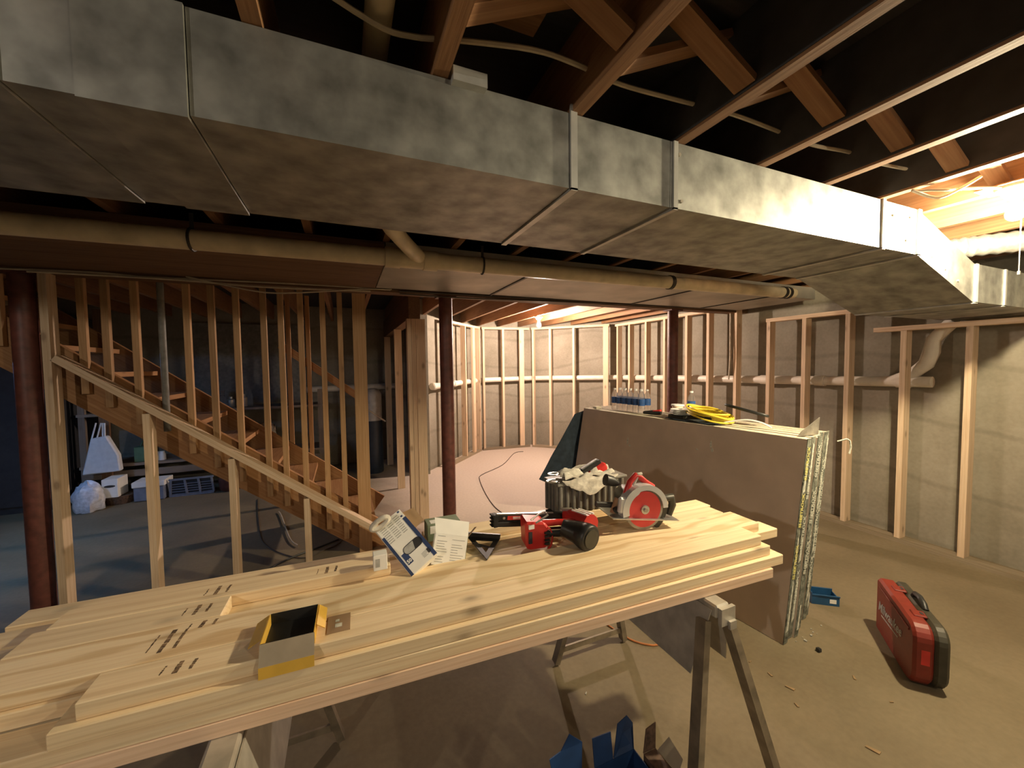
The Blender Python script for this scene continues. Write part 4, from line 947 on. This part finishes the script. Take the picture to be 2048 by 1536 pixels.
# things lying on top of the drywall
TZ = DTOP + 0.0055
def top(u, n, dz=0.0): return dw(u, n, DTOP) + Vector((0, 0, TZ - DTOP + dz))
def wbottle(c, lab, grp='water bottles on the drywall'):
    t = thing('water_bottle', lab, 'bottle', c, group=grp)
    build(MB().lathe(c, [(0.0, 0.026), (0.006, 0.031), (0.05, 0.031), (0.06, 0.029), (0.13, 0.031), (0.155, 0.026), (0.178, 0.013), (0.190, 0.012)], 12), 'bottle', M['clear'], t, smooth=True)
    build(MB().lathe(c, [(0.065, 0.0315), (0.122, 0.0315)], 12), 'label', M['label_blue'], t, smooth=True)
    build(MB().lathe(c, [(0.1905, 0.014), (0.204, 0.014)], 10), 'cap', M['white_card'], t, smooth=True)
rows = ('front', 'rear')
for j in range(2):
    for i in range(6):
        wbottle(top(1.67 - 0.066 * i, 0.13 + 0.07 * j), f'clear water bottle with blue label, {("leftmost", "second", "third", "fourth", "fifth", "rightmost")[i]} in the {rows[j]} row on the drywall')
wbottle(top(0.97, 0.30), 'single clear water bottle behind the yellow cord on the drywall')
# folded plastic wrap of the pack
cp = top(1.83, 0.05)
tag(build(MB().box((cp.x - 0.03, cp.y - 0.03, TZ), (cp.x + 0.03, cp.y + 0.03, TZ + 0.022)), 'end_cap', M['paper_top'], origin=cp, bevel=0.003), 'cream block on the far left corner of the drywall stack', 'block')
kn_ = thing('utility_knife', 'black and red utility knife lying on the drywall by the bottles', 'knife', top(1.17, 0.08))
a, b = top(1.24, 0.05, 0.02), top(1.10, 0.10, 0.03)
build(MB().tube([a, a.lerp(b, 0.5), b], [0.012, 0.020, 0.018], 10), 'handle', M['black'], kn_, smooth=True)
build(MB().bar(a.lerp(b, 0.55) + Vector((0, 0, 0.006)), b + Vector((0, 0, 0.016)), 0.03, 0.02), 'red_grip', M['red'], kn_, bevel=0.004)
bx = top(0.92, 0.13)
for k, lab in enumerate(('lowest', 'middle', 'upper', 'topmost')):
    p = bx + Vector((0, 0, 0.03 + 0.011 * k)); s = 0.10 - 0.004 * k
    tag(build(MB().lathe(p, [(0, s * 0.7), (0.004, s * 0.75), (0.009, s), (0.0105, s)], 20), 'plate', M['white_card'], smooth=True, origin=p), f'white plastic plate, {lab} of the pile beside the yellow cord', 'plate', 'pile of white plates')
tag(build(MB().box((bx.x - 0.075, bx.y - 0.075, TZ), (bx.x + 0.075, bx.y + 0.075, TZ + 0.029)), 'small_box', M['blackish'], origin=bx, bevel=0.003), 'dark flat box under the pile of white plates', 'box')
p = top(1.02, 0.20)
jr = thing('paint_tub', 'small pink tub with white lid behind the plates', 'tub', p)
build(MB().lathe(p, [(0, 0.035), (0.085, 0.042)], 16), 'tub', M['pink'], jr, smooth=True)
build(MB().lathe(p, [(0.0855, 0.05), (0.098, 0.05)], 16), 'lid', M['white_card'], jr, smooth=True)

# yellow extension cord coil
yc = thing('cord_coil', 'coil of bright yellow extension cord lying on the drywall', 'cord', top(0.70, 0.14))
for k in range(9):
    c = top(0.70, 0.14, 0.020 + 0.0125 * (k % 5) + (0.004 if k > 4 else 0)); rr = 0.085 + 0.008 * (k % 3) + (0.010 if k > 4 else 0)
    sl = 0.05 + 0.06 * (k / 9)
    ring = [c + DU * (rr * 1.55 * math.cos(a)) + DN * (rr * math.sin(a)) + Vector((0, 0, sl * rr * math.cos(a) * 3.0 + 0.012 + 0.004 * math.sin(3 * a + k))) for a in [2 * math.pi * i / 28 for i in range(28)]]
    build(MB().tube(ring, 0.0068, 6, close=True), 'cord_loop', M['yellow'], yc, smooth=True)
build(MB().bar(top(0.80, 0.04, 0.03), top(0.62, 0.05, 0.045), 0.012, 0.03), 'tie', M['black'], yc)
drape('dark_rag', 'dark rag spread under the yellow cord on the drywall', 'rag', top(0.98, 0.005, 0.0), top(0.56, 0.01, 0.0), top(0.56, 0.16, 0.0), top(0.98, 0.16, 0.0), M['cloth_dark'], 0.007, n=14, m=8, seed=3.0, thick=0.004)
hs_ = thing('hand_saw', 'dark flat tool with loop handle propped on the yellow cord', 'tool', top(0.55, 0.24, 0.10))
a, b = top(0.62, 0.22, 0.125), top(0.36, 0.26, 0.07)
mid = (a + b) / 2; ax = (b - a).normalized(); sd = ax.cross(Vector((0, 0, 1))).normalized()
build(MB().tube([mid + ax * (0.14 * math.cos(t_)) + sd * (0.04 * math.sin(t_)) + Vector((0, 0, 0.01 * math.sin(t_))) for t_ in [2 * math.pi * k / 22 for k in range(22)]], 0.009, 8, close=True), 'loop_frame', M['black'], hs_, smooth=True)
build(MB().bar(a + ax * 0.03, b - ax * 0.03, 0.05, 0.004), 'blade', M['blackish'], hs_)
cable('cord', [top(0.56, 0.10, 0.012), top(0.50, 0.12, 0.03), top(0.42, 0.14, 0.045), top(0.34, 0.16, 0.035), top(0.28, 0.17, 0.008)], 0.006, M['white_card'], 'white cord arching over the drywall right of the yellow coil', 'cord')
# metal scrap standing at the near end, loose strip of tape
a = top(0.05, 0.06)
tag(build(MB().slab([top(0.06, 0.03, 0.0005), top(0.035, 0.20, 0.0005), top(0.035, 0.215, 0.10), top(0.055, 0.06, 0.028)], DU * 0.004), 'metal_plate', M['steel_dull'], origin=a), 'grey wedge-shaped plate standing at the near end of the drywall', 'plate')
P_ = [dw(0.02, NT - 0.004, 1.06), dw(-0.02, NT + 0.012, 1.08), dw(-0.03, NT + 0.026, 1.07), dw(-0.035, NT + 0.036, 1.03), dw(-0.03, NT + 0.036, 0.99)]
tag(build(MB().tube(P_, 0.005, 5), 'loose_strip', M['tape_light'], T_LAST, smooth=True), 'pale curled strip')
# dark blue tarp hanging off the far left end
T0, T1, T2, T3 = at(1150, 828, Y=3.36), at(1172, 820, Y=3.36), at(1150, 985, Y=3.34), at(1080, 960, Y=3.42)
from mathutils import noise as _nz
mb = MB(); n = 12; vs = []
for s in (0, 1):
    for j in range(n + 1):
        for i in range(n + 1):
            u, v = i / n, j / n
            p = T0.lerp(T1, u).lerp(T3.lerp(T2, u), v); k = 0.02 * math.sin(u * 9 + v * 2) * v + 0.012 * _nz.noise(Vector((u * 4, v * 4, 1)))
            vs.append(p + Vector((0.0, k + 0.006 * s, 0)))
o = (n + 1) ** 2; fs = []
for j in range(n):
    for i in range(n):
        a_ = j * (n + 1) + i; fs += [(a_, a_ + 1, a_ + n + 2, a_ + n + 1), (o + a_ + n + 1, o + a_ + n + 2, o + a_ + 1, o + a_)]
mb.add(vs, fs)
tag(build(mb, 'tarp', M['cloth_dark'], smooth=True, origin=T0), 'dark blue cloth hanging from the far left drywall corner', 'cloth')

# ------------------------------------------------------------------ red tool case
cu_ = Vector((-0.78, -0.63, 0)).normalized(); cn_ = Vector((0.63, -0.78, 0)).normalized()
cbase = Vector((2.845, 1.175, 0.001))
CW = Matrix(((cu_.x, cn_.x, 0, cbase.x), (cu_.y, cn_.y, 0, cbase.y), (0, 0, 1, cbase.z), (0, 0, 0, 1)))
tc_ = thing('tool_case', 'red and black plastic tool case standing on edge on the floor', 'case', cbase, CW.to_euler()); WM[tc_.name] = CW
def rprof(l0, l1, h0, h1, r_near, r_far, n=5):
    pts = []
    for (cx, cz, r, a0) in ((l0 + r_far, h0 + r_far, r_far, 180), (l1 - r_near, h0 + r_near, r_near, 270), (l1 - 0.07, h1 - 0.07, 0.07, 0), (l0 + 0.03, h1 - 0.03, 0.03, 90)):
        for k in range(n + 1):
            a = math.radians(a0 + 90 * k / n); pts.append((cx + r * math.cos(a), cz + r * math.sin(a)))
    return pts
prof = rprof(0.0, 0.50, 0.0, 0.305, 0.09, 0.02)
def case_shell(y0, y1, nm, mt, bev):
    return build(MB().slab([(x, y0, z) for x, z in prof], (0, y1 - y0, 0)), nm, M[mt], tc_, world=False, bevel=bev)
case_shell(-0.062, 0.012, 'lid_shell', 'red_case', 0.012)
case_shell(0.013, 0.065, 'base_shell', 'blackish', 0.012)
for x in (0.10, 0.34):
    la = build(MB().box((x, -0.03, 0.300), (x + 0.055, 0.02, 0.311)), 'latch', M['red_case'], tc_, world=False, bevel=0.003)
    build(MB().box((x + 0.016, 0.0, 0.3105), (x + 0.038, 0.012, 0.3125)), 'latch_slot', M['print_black'], la, world=False)
build(MB().tube([(0.17, 0.04, 0.304), (0.19, 0.04, 0.325), (0.24, 0.04, 0.334), (0.29, 0.04, 0.325), (0.31, 0.04, 0.304)], 0.013, 8), 'carry_handle', M['black'], tc_, world=False, smooth=True)
build(MB().box((0.05, -0.0665, 0.255), (0.45, -0.0621, 0.268)), 'raised_rib', M['red_case'], tc_, world=False, bevel=0.002)
lettering('Milwaukee', 0.075, M['print_grey'], tc_, CW @ frame((0.20, -0.0635, 0.17), (1, 0, 0), (0, 0, 1)) @ Matrix.Rotation(math.radians(6), 4, 'Z'), shear=0.35, bold=0.001)
build(MB().slab([(0.09, -0.0635, 0.115), (0.32, -0.0635, 0.135), (0.32, -0.0635, 0.141), (0.09, -0.0635, 0.123)], (0, 0.0008, 0)), 'logo_underline', M['print_grey'], tc_, world=False)
build(MB().box((0.4995, -0.035, 0.13), (0.5008, -0.005, 0.20)), 'side_label', M['red'], tc_, world=False)

# small blue parts bin and bits on the floor
bc = Vector((2.80, 1.50, 0)); ang = math.radians(-38)
pb = thing('parts_bin', 'small blue open parts bin on the floor by the drywall', 'bin', bc, (0, 0, ang))
L_, W_, H_ = 0.15, 0.095, 0.065; t_ = 0.004
mb = MB().box((-L_ / 2, -W_ / 2, 0.0005), (L_ / 2, W_ / 2, 0.004))
mb.box((-L_ / 2, -W_ / 2, 0.004), (L_ / 2, -W_ / 2 + t_, H_)).box((-L_ / 2, W_ / 2 - t_, 0.004), (L_ / 2, W_ / 2, H_)).box((-L_ / 2, -W_ / 2 + t_, 0.004), (-L_ / 2 + t_, W_ / 2 - t_, H_ + 0.006)).box((L_ / 2 - t_, -W_ / 2 + t_, 0.004), (L_ / 2, W_ / 2 - t_, H_ * 0.8))
build(mb, 'tray', M['blue'], pb, world=False)
build(MB().box((-L_ / 2 - 0.002, -W_ / 2 - 0.004, H_ - 0.006), (L_ / 2 + 0.002, -W_ / 2, H_)).box((-L_ / 2 - 0.002, W_ / 2, H_ - 0.006), (L_ / 2 + 0.002, W_ / 2 + 0.004, H_)), 'rim', M['blue'], pb, world=False)
build(MB().box((0.022, -W_ / 2 - 0.001, 0.016), (0.058, -W_ / 2 - 0.0002, 0.042)), 'label', M['white_card'], pb, world=False)
p = at(1637, 1303, Z=0)
tag(build(MB().slab([(p.x - 0.012, p.y - 0.009, 0.0005), (p.x + 0.010, p.y - 0.012, 0.0005), (p.x + 0.014, p.y + 0.008, 0.0005), (p.x - 0.006, p.y + 0.013, 0.0005)], (0, 0, 0.018)), 'black_knob', M['black'], origin=p, bevel=0.003), 'small black knob lying on the floor before the drywall', 'knob')
for (x, y, s, lab) in ((1540, 1350, 0.013, 'wood chip on the floor near the drywall corner'), (1580, 1377, 0.02, 'flat wood chip beyond the right sawhorse legs'), (1593, 1411, 0.012, 'dark wood chip right of the sawhorse leg'), (1708, 1356, 0.014, 'wood chip on the floor left of the red case'), (1746, 1501, 0.024, 'longest wood chip, near the bottom right of the floor'), (1783, 1405, 0.009, 'tiny chip on the floor by the case shadow'), (1172, 1387, 0.008, 'pale bright chip on the floor under the lumber'), (1500, 1324, 0.008, 'small chip between sawhorse and drywall')):
    p = at(x, y, Z=0); a = random.uniform(0, 3)
    d = Vector((math.cos(a), math.sin(a), 0)) * s; e_ = Vector((-d.y, d.x, 0)) * 0.35
    tag(build(MB().slab([p + d + e_ * .4 + Vector((0, 0, .0004)), p - d * .8 + e_ + Vector((0, 0, .0004)), p - d - e_ + Vector((0, 0, .0004)), p + d * .8 - e_ + Vector((0, 0, .0004))], (0, 0, 0.004)), 'wood_chip', M['gypsum'] if x == 1172 else M['chip'], origin=p), lab, 'chip')
zz = lambda pts, z=0.005: [(p[0], p[1], z) for p in pts]
cable('cord', zz([(2.9, 6.35), (2.70, 6.30), (2.22, 5.64), (1.75, 5.25), (1.64, 5.03), (1.53, 4.50), (1.47, 4.05), (1.475, 3.77), (1.55, 3.2)]), 0.005, M['cable_dark'], 'brown cord snaking over the floor of the bright bay', 'cord')
cable('cord', zz([(1.36, 2.0), (1.41, 1.777), (1.436, 1.70), (1.488, 1.641), (1.553, 1.616), (1.75, 1.62)]), 0.005, M['cable_orange'], 'orange cord curving on the floor behind the right sawhorse', 'cord')
cable('cord', zz([(-1.0, 5.4), (-0.85, 4.6), (-0.694, 3.97), (-0.384, 3.563), (-0.2, 3.64), (-0.12, 3.69), (-0.05, 3.85)]), 0.005, M['cable_dark'], 'thin black wire on the floor under the stairs', 'wire')
cable('cord', zz([(-0.10, 3.80), (-0.25, 3.70), (-0.40, 3.62), (-0.52, 3.53), (-0.589, 3.45)], 0.009), 0.007, M['black'], 'thicker black wire bundle end on the floor under the stairs', 'wire')
cable('cord', zz([(-0.70, 4.8), (-0.654, 4.64), (-0.504, 3.99), (-0.42, 3.8)], 0.016), 0.006, M['cable'], 'pale thin cord lying on the floor under the stairs', 'cord')

# open blue carton and brown carton on the floor below the lumber
bl_ = thing('blue_carton', 'deep blue open carton with ragged raised flaps on the floor below lumber', 'carton', (0.73, 0.95, 0))
x0, x1, y0, y1, hb = 0.572, 0.885, 0.86, 1.04, 0.215
t_ = 0.003
build(MB().box((x0, y0, 0), (x1, y1, 0.004)).box((x0, y0, 0.004), (x1, y0 + t_, hb)).box((x0, y1 - t_, 0.004), (x1, y1, hb)).box((x0, y0 + t_, 0.004), (x0 + t_, y1 - t_, hb)).box((x1 - t_, y0 + t_, 0.004), (x1, y1 - t_, hb)), 'carton_body', M['blue_card'], bl_)
def flap(pts, off, nm='flap', mt='blue_card', par=bl_): build(MB().slab(pts, off), nm, M[mt], par)
flap([(x0, y1, hb), (x0 + 0.10, y1, hb), (x0 + 0.115, y1 + 0.02, hb + 0.085), (x0 + 0.07, y1 + 0.025, hb + 0.125), (x0 + 0.035, y1 + 0.02, hb + 0.085), (x0 - 0.01, y1 + 0.015, hb + 0.08)], (0, 0.003, 0))
flap([(x0 + 0.150, y1, hb), (x0 + 0.225, y1, hb), (x0 + 0.23, y1 + 0.02, hb + 0.075), (x0 + 0.155, y1 + 0.02, hb + 0.08)], (0, 0.003, 0))
flap([(x0 + 0.228, y1, hb), (x1, y1, hb), (x1 + 0.02, y1 + 0.03, hb + 0.06), (x1 - 0.005, y1 + 0.03, hb + 0.095), (x1 - 0.05, y1 + 0.025, hb + 0.085)], (0, 0.003, 0))
flap([(x0, y0, hb), (x1, y0, hb), (x1 - 0.01, y0 - 0.05, hb + 0.05), (x0 + 0.01, y0 - 0.05, hb + 0.05)], (0, -0.003, 0))
flap([(x0, y0 + 0.01, hb), (x0, y1 - 0.01, hb), (x0 - 0.025, y1 - 0.01, hb + 0.08), (x0 - 0.025, y0 + 0.02, hb + 0.07)], (-0.003, 0, 0))
br = thing('brown_carton', 'dark brown torn carton beside the open blue carton', 'carton', (0.918, 0.95, 0))
x0, x1 = 0.892, 0.944
build(MB().box((x0, 0.89, 0), (x1, 1.0, 0.23)), 'carton_body', M['wicker'], br)
flap([(x0, 1.0, 0.2305), (x1, 1.0, 0.2305), (x1 + 0.01, 1.01, 0.31), (x0 + 0.02, 1.01, 0.30)], (0, 0.003, 0), mt='wicker', par=br)
flap([(x1 + 0.0005, 0.90, 0.2305), (x1 + 0.0005, 0.99, 0.2305), (x1 + 0.04, 0.98, 0.27), (x1 + 0.03, 0.91, 0.26)], (0, 0, 0.003), mt='kraft_grey', par=br)

# ------------------------------------------------------------------ storage side under and behind the stairs
tank = thing('water_tank', 'pale grey cylinder tank with dark lower half behind the stairs', 'tank', (0.36, 6.1, 0))
build(MB().lathe((0.36, 6.1, 0), [(0.0, 0.12), (0.02, 0.13), (0.77, 0.13)], 20), 'lower_tank', M['tank_dark'], tank, smooth=True)
build(MB().lathe((0.36, 6.1, 0), [(0.771, 0.125), (1.16, 0.125), (1.22, 0.09), (1.24, 0.04)], 20), 'upper_tank', M['tank'], tank, smooth=True)
build(MB().tube([(0.30, 5.955, 0.93), (0.52, 5.95, 0.76)], 0.012, 8), 'hose', M['cable'], tank, smooth=True)
sh = thing('low_shelf', 'low timber shelf along the back wall behind the stairs', 'shelf', (-1.6, 6.35, 0))
for z, nm in ((0.40, 'shelf_board'), (1.02, 'shelf_board')):
    stick(nm, (-2.9, 6.42, z), (-0.3, 6.42, z), 0.50, 0.03, M['shelf'], sh)
for x in (-2.86, -1.6, -0.34):
    stick('shelf_post', (x, 6.20, 0), (x, 6.20, 1.25), 0.04, 0.06, M['shelf'], sh, up=(1, 0, 0)) if x != -1.6 else stick('shelf_post', (x, 6.64, 0), (x, 6.64, 1.25), 0.04, 0.06, M['shelf'], sh, up=(1, 0, 0))
stick('rail', (-2.84, 6.15, 0.30), (-0.36, 6.15, 0.30), 0.02, 0.08, M['shelf'], sh)
bgp = thing('tote_bag', 'white canvas tote bag hanging behind the stair frame', 'bag', (-2.63, 5.95, 0.37))
pts = [at(163, 952, Y=5.95), at(241, 942, Y=5.95), at(236, 910, Y=5.95), at(212, 872, Y=5.95), at(180, 878, Y=5.95)]
build(MB().slab(pts, (0, 0.08, 0)), 'bag_body', M['tote'], bgp, bevel=0.012)
for x in (183, 193, 206, 210):
    a, b = at(x, 880, Y=5.95 + 0.02), at(x + (9 if x < 200 else -1), 846, Y=5.99)
    build(MB().tube([a, b], 0.008, 6), 'strap', M['tote'], bgp)
stick('hook_post', at(172, 900, Y=6.12) * Vector((1, 1, 0)).length * 0 + Vector((-2.62, 6.10, 0)), (-2.62, 6.10, 2.26), 0.04, 0.09, M['beam'], None, up=(1, 0, 0))
tag(bpy.data.objects['hook_post'], 'dark timber post carrying the hanging tote bag', 'post')
c = at(176, 994, Y=5.75)
blob('plastic_bag', (c.x, 5.75, 0.125), 0.13, 0.11, 0.20, M['bag'], 0.28, 4.0, lab='crumpled white plastic bag on the floor below the tote bag', cat='bag', freq=2.2)
p = at(222, 1002, Z=0.0)
wx = thing('handle_box', 'white box with dark oval hand hole under the tote bag', 'box', (p.x, 5.9, 0.06))
xx0, xx1 = at(203, 980, Y=5.85).x, at(236, 980, Y=5.85).x
z0, z1 = at(220, 996, Y=5.85).z, at(220, 959, Y=5.85).z
build(MB().box((xx0, 5.85, z0), (xx1, 6.08, z1)), 'box_body', M['white_card'], wx, bevel=0.004)
cx, cz = (xx0 + xx1) / 2, z0 + (z1 - z0) * 0.62
build(MB().slab([(cx + 0.05 * math.cos(a), 5.848, cz + 0.014 * math.sin(a)) for a in [2 * math.pi * k / 16 for k in range(16)]], (0, 0.003, 0)), 'hand_hole', M['print_black'], wx)
bk = tag(build(MB().lathe(((xx0 + xx1) / 2 + 0.03, 6.0, 0), [(0, 0.12), (z0 - 0.004, 0.15)], 18), 'round_tray', M['wicker'], smooth=True, origin=((xx0 + xx1) / 2, 6.0, 0)), 'dark round tray under the white box', 'tray')
for (xa, xb, lab) in ((264, 296, 'clear storage tub with white lid left of the stair stud'), (300, 331, 'clear storage tub with white lid between stair stud and crate')):
    a, b = at(xa, 990, Y=5.9).x, at(xb, 990, Y=5.9).x
    t = thing('storage_tub', lab, 'tub', ((a + b) / 2, 6.0, 0))
    build(MB().box((a + 0.01, 5.9, 0.002), (b - 0.01, 6.14, 0.17)), 'tub', M['crate'], t, bevel=0.01)
    build(MB().box((a, 5.89, 0.1705), (b, 6.15, 0.235)), 'lid', M['white_card'], t, bevel=0.006)
a, b = at(338, 985, Y=5.95).x, at(428, 985, Y=5.95).x
ct = thing('lattice_crate', 'grey-blue open lattice crate under the low shelf', 'crate', ((a + b) / 2, 6.05, 0))
mb = MB().box((a + 0.02, 5.955, 0.0), (b - 0.02, 6.14, 0.01))
build(mb, 'crate_floor', M['crate'], ct)
build(MB().box((a + 0.02, 5.975, 0.012), (b - 0.02, 5.98, 0.20)), 'inner_panel', M['tank_dark'], ct)
for z in (0.03, 0.06, 0.09, 0.12, 0.15): build(MB().bar((a + 0.02, 5.962, z), (b - 0.02, 5.962, z), 0.008, 0.008), 'lattice_bar', M['crate'], ct)
for z in (0.012, 0.21): build(MB().bar((a, 5.958, z), (b, 5.958, z), 0.016, 0.022), 'rim_bar', M['crate'], ct)
for k in range(4):
    x = a + 0.02 + (b - a - 0.04) * k / 3
    build(MB().bar((x - (0.03 if k == 0 else 0) + 0.02, 5.956, 0.02), (x, 5.956, 0.20), 0.02, 0.02, up=(0, 1, 0)), 'upright', M['crate'], ct)
p = at(462, 985, Y=6.0)
tag(build(MB().lathe((p.x, 6.02, 0), [(0, 0.10), (0.02, 0.12), (0.15, 0.13), (0.20, 0.10), (0.22, 0.05)], 14), 'dark_pot', M['column'], smooth=True, origin=(p.x, 6.02, 0)), 'dark maroon pot on the floor beside the lattice crate', 'pot')
gx = thing('green_case', 'green metal box on the low shelf behind the stairs', 'box', (-2.34, 6.3, 0.416))
a, b = at(268, 920, Y=6.22).x, at(296, 920, Y=6.22).x
build(MB().box((a, 6.22, 0.416), (b, 6.38, 0.60)), 'box_body', M['green'], gx, bevel=0.006)
build(MB().tube([(a + 0.04, 6.3, 0.60), (a + 0.06, 6.3, 0.66), (b - 0.06, 6.3, 0.66), (b - 0.04, 6.3, 0.60)], 0.008, 6), 'handle', M['green'], gx, smooth=True)
for k, (x, mt, lab) in enumerate(((316, 'steel', 'small shiny jar on the low shelf right of the green box'), (326, 'white_card', 'small white jar on the low shelf behind the stair stud'))):
    q_ = at(x, 930, Y=6.25); tag(build(MB().lathe((q_.x, 6.25, 0.416), [(0, 0.035), (0.08, 0.035), (0.09, 0.025), (0.11, 0.025)], 10), 'jar', M[mt], smooth=True, origin=(q_.x, 6.25, 0.416)), lab, 'jar')
# upper shelf clutter glimpsed between the balusters
def cu(x): return at(x, 800, Y=6.35).x
for x, r_, h_, mt, lab in ((445, 0.05, 0.20, 'clear', 'clear jar on the upper shelf seen between the middle balusters'), (462, 0.045, 0.14, 'steel', 'shiny tin on the upper shelf seen between balusters'), (486, 0.055, 0.17, 'white_card', 'white jar on the upper shelf seen between balusters'), (500, 0.04, 0.22, 'clear', 'tall clear bottle on the upper shelf behind balusters')):
    tag(build(MB().lathe((cu(x), 6.35, 1.036), [(0, r_ * 0.9), (0.01, r_), (h_ * 0.7, r_), (h_ * 0.82, r_ * 0.5), (h_, r_ * 0.5)], 12), 'jar', M[mt], smooth=True, origin=(cu(x), 6.35, 1.036)), lab, 'jar')
a, b = cu(487), cu(520)
tag(build(MB().box((a, 6.25, 0.416), (b, 6.55, 0.78)), 'kraft_box', M['kraft'], origin=(a, 6.25, 0.416), bevel=0.004), 'brown cardboard box on the low shelf behind the stair balusters', 'box')
blob('film_bundle', (at(542, 820, Y=6.08).x, 6.08, 0.42), 0.09, 0.06, 0.41, M['silver_film'], 0.35, 9.0, lab='crumpled shiny plastic film standing on the floor behind the stairs', cat='film', freq=2.5, flatz=False)
tag(build(MB().box((-2.0, 6.80, 1.05), (-0.55, 6.845, 2.20)), 'wall_panel', M['grey_plastic'], origin=(-1.3, 6.82, 1.05)), 'pale grey panel on the back wall behind the balusters', 'panel')
for x, lab in ((624, 'pale yellow oil can on the floor right of the stairs'), (656, 'second oil can on the floor right of the stairs')):
    q_ = at(x, 915, Y=5.6)
    tag(build(MB().lathe((q_.x, 5.6, 0), [(0, 0.07), (0.20, 0.07), (0.24, 0.03), (0.27, 0.03)], 12), 'can', M['yellow_card'] if x == 624 else M['cloth'], smooth=True, origin=(q_.x, 5.6, 0)), lab, 'can')
cabn = thing('tall_cabinet', 'tall dark cabinet in the unlit corner left of the tote bag', 'cabinet', (-3.7, 6.3, 0))
build(MB().box((-4.6, 6.0, 0), (-2.95, 6.84, 2.2)), 'cabinet_body', M['dark_wall'], cabn)
for xa, xb in ((-4.59, -3.79), (-3.77, -2.96)): build(MB().box((xa, 5.98, 0.08), (xb, 5.999, 2.18)), 'door', M['dark_wall'], cabn)
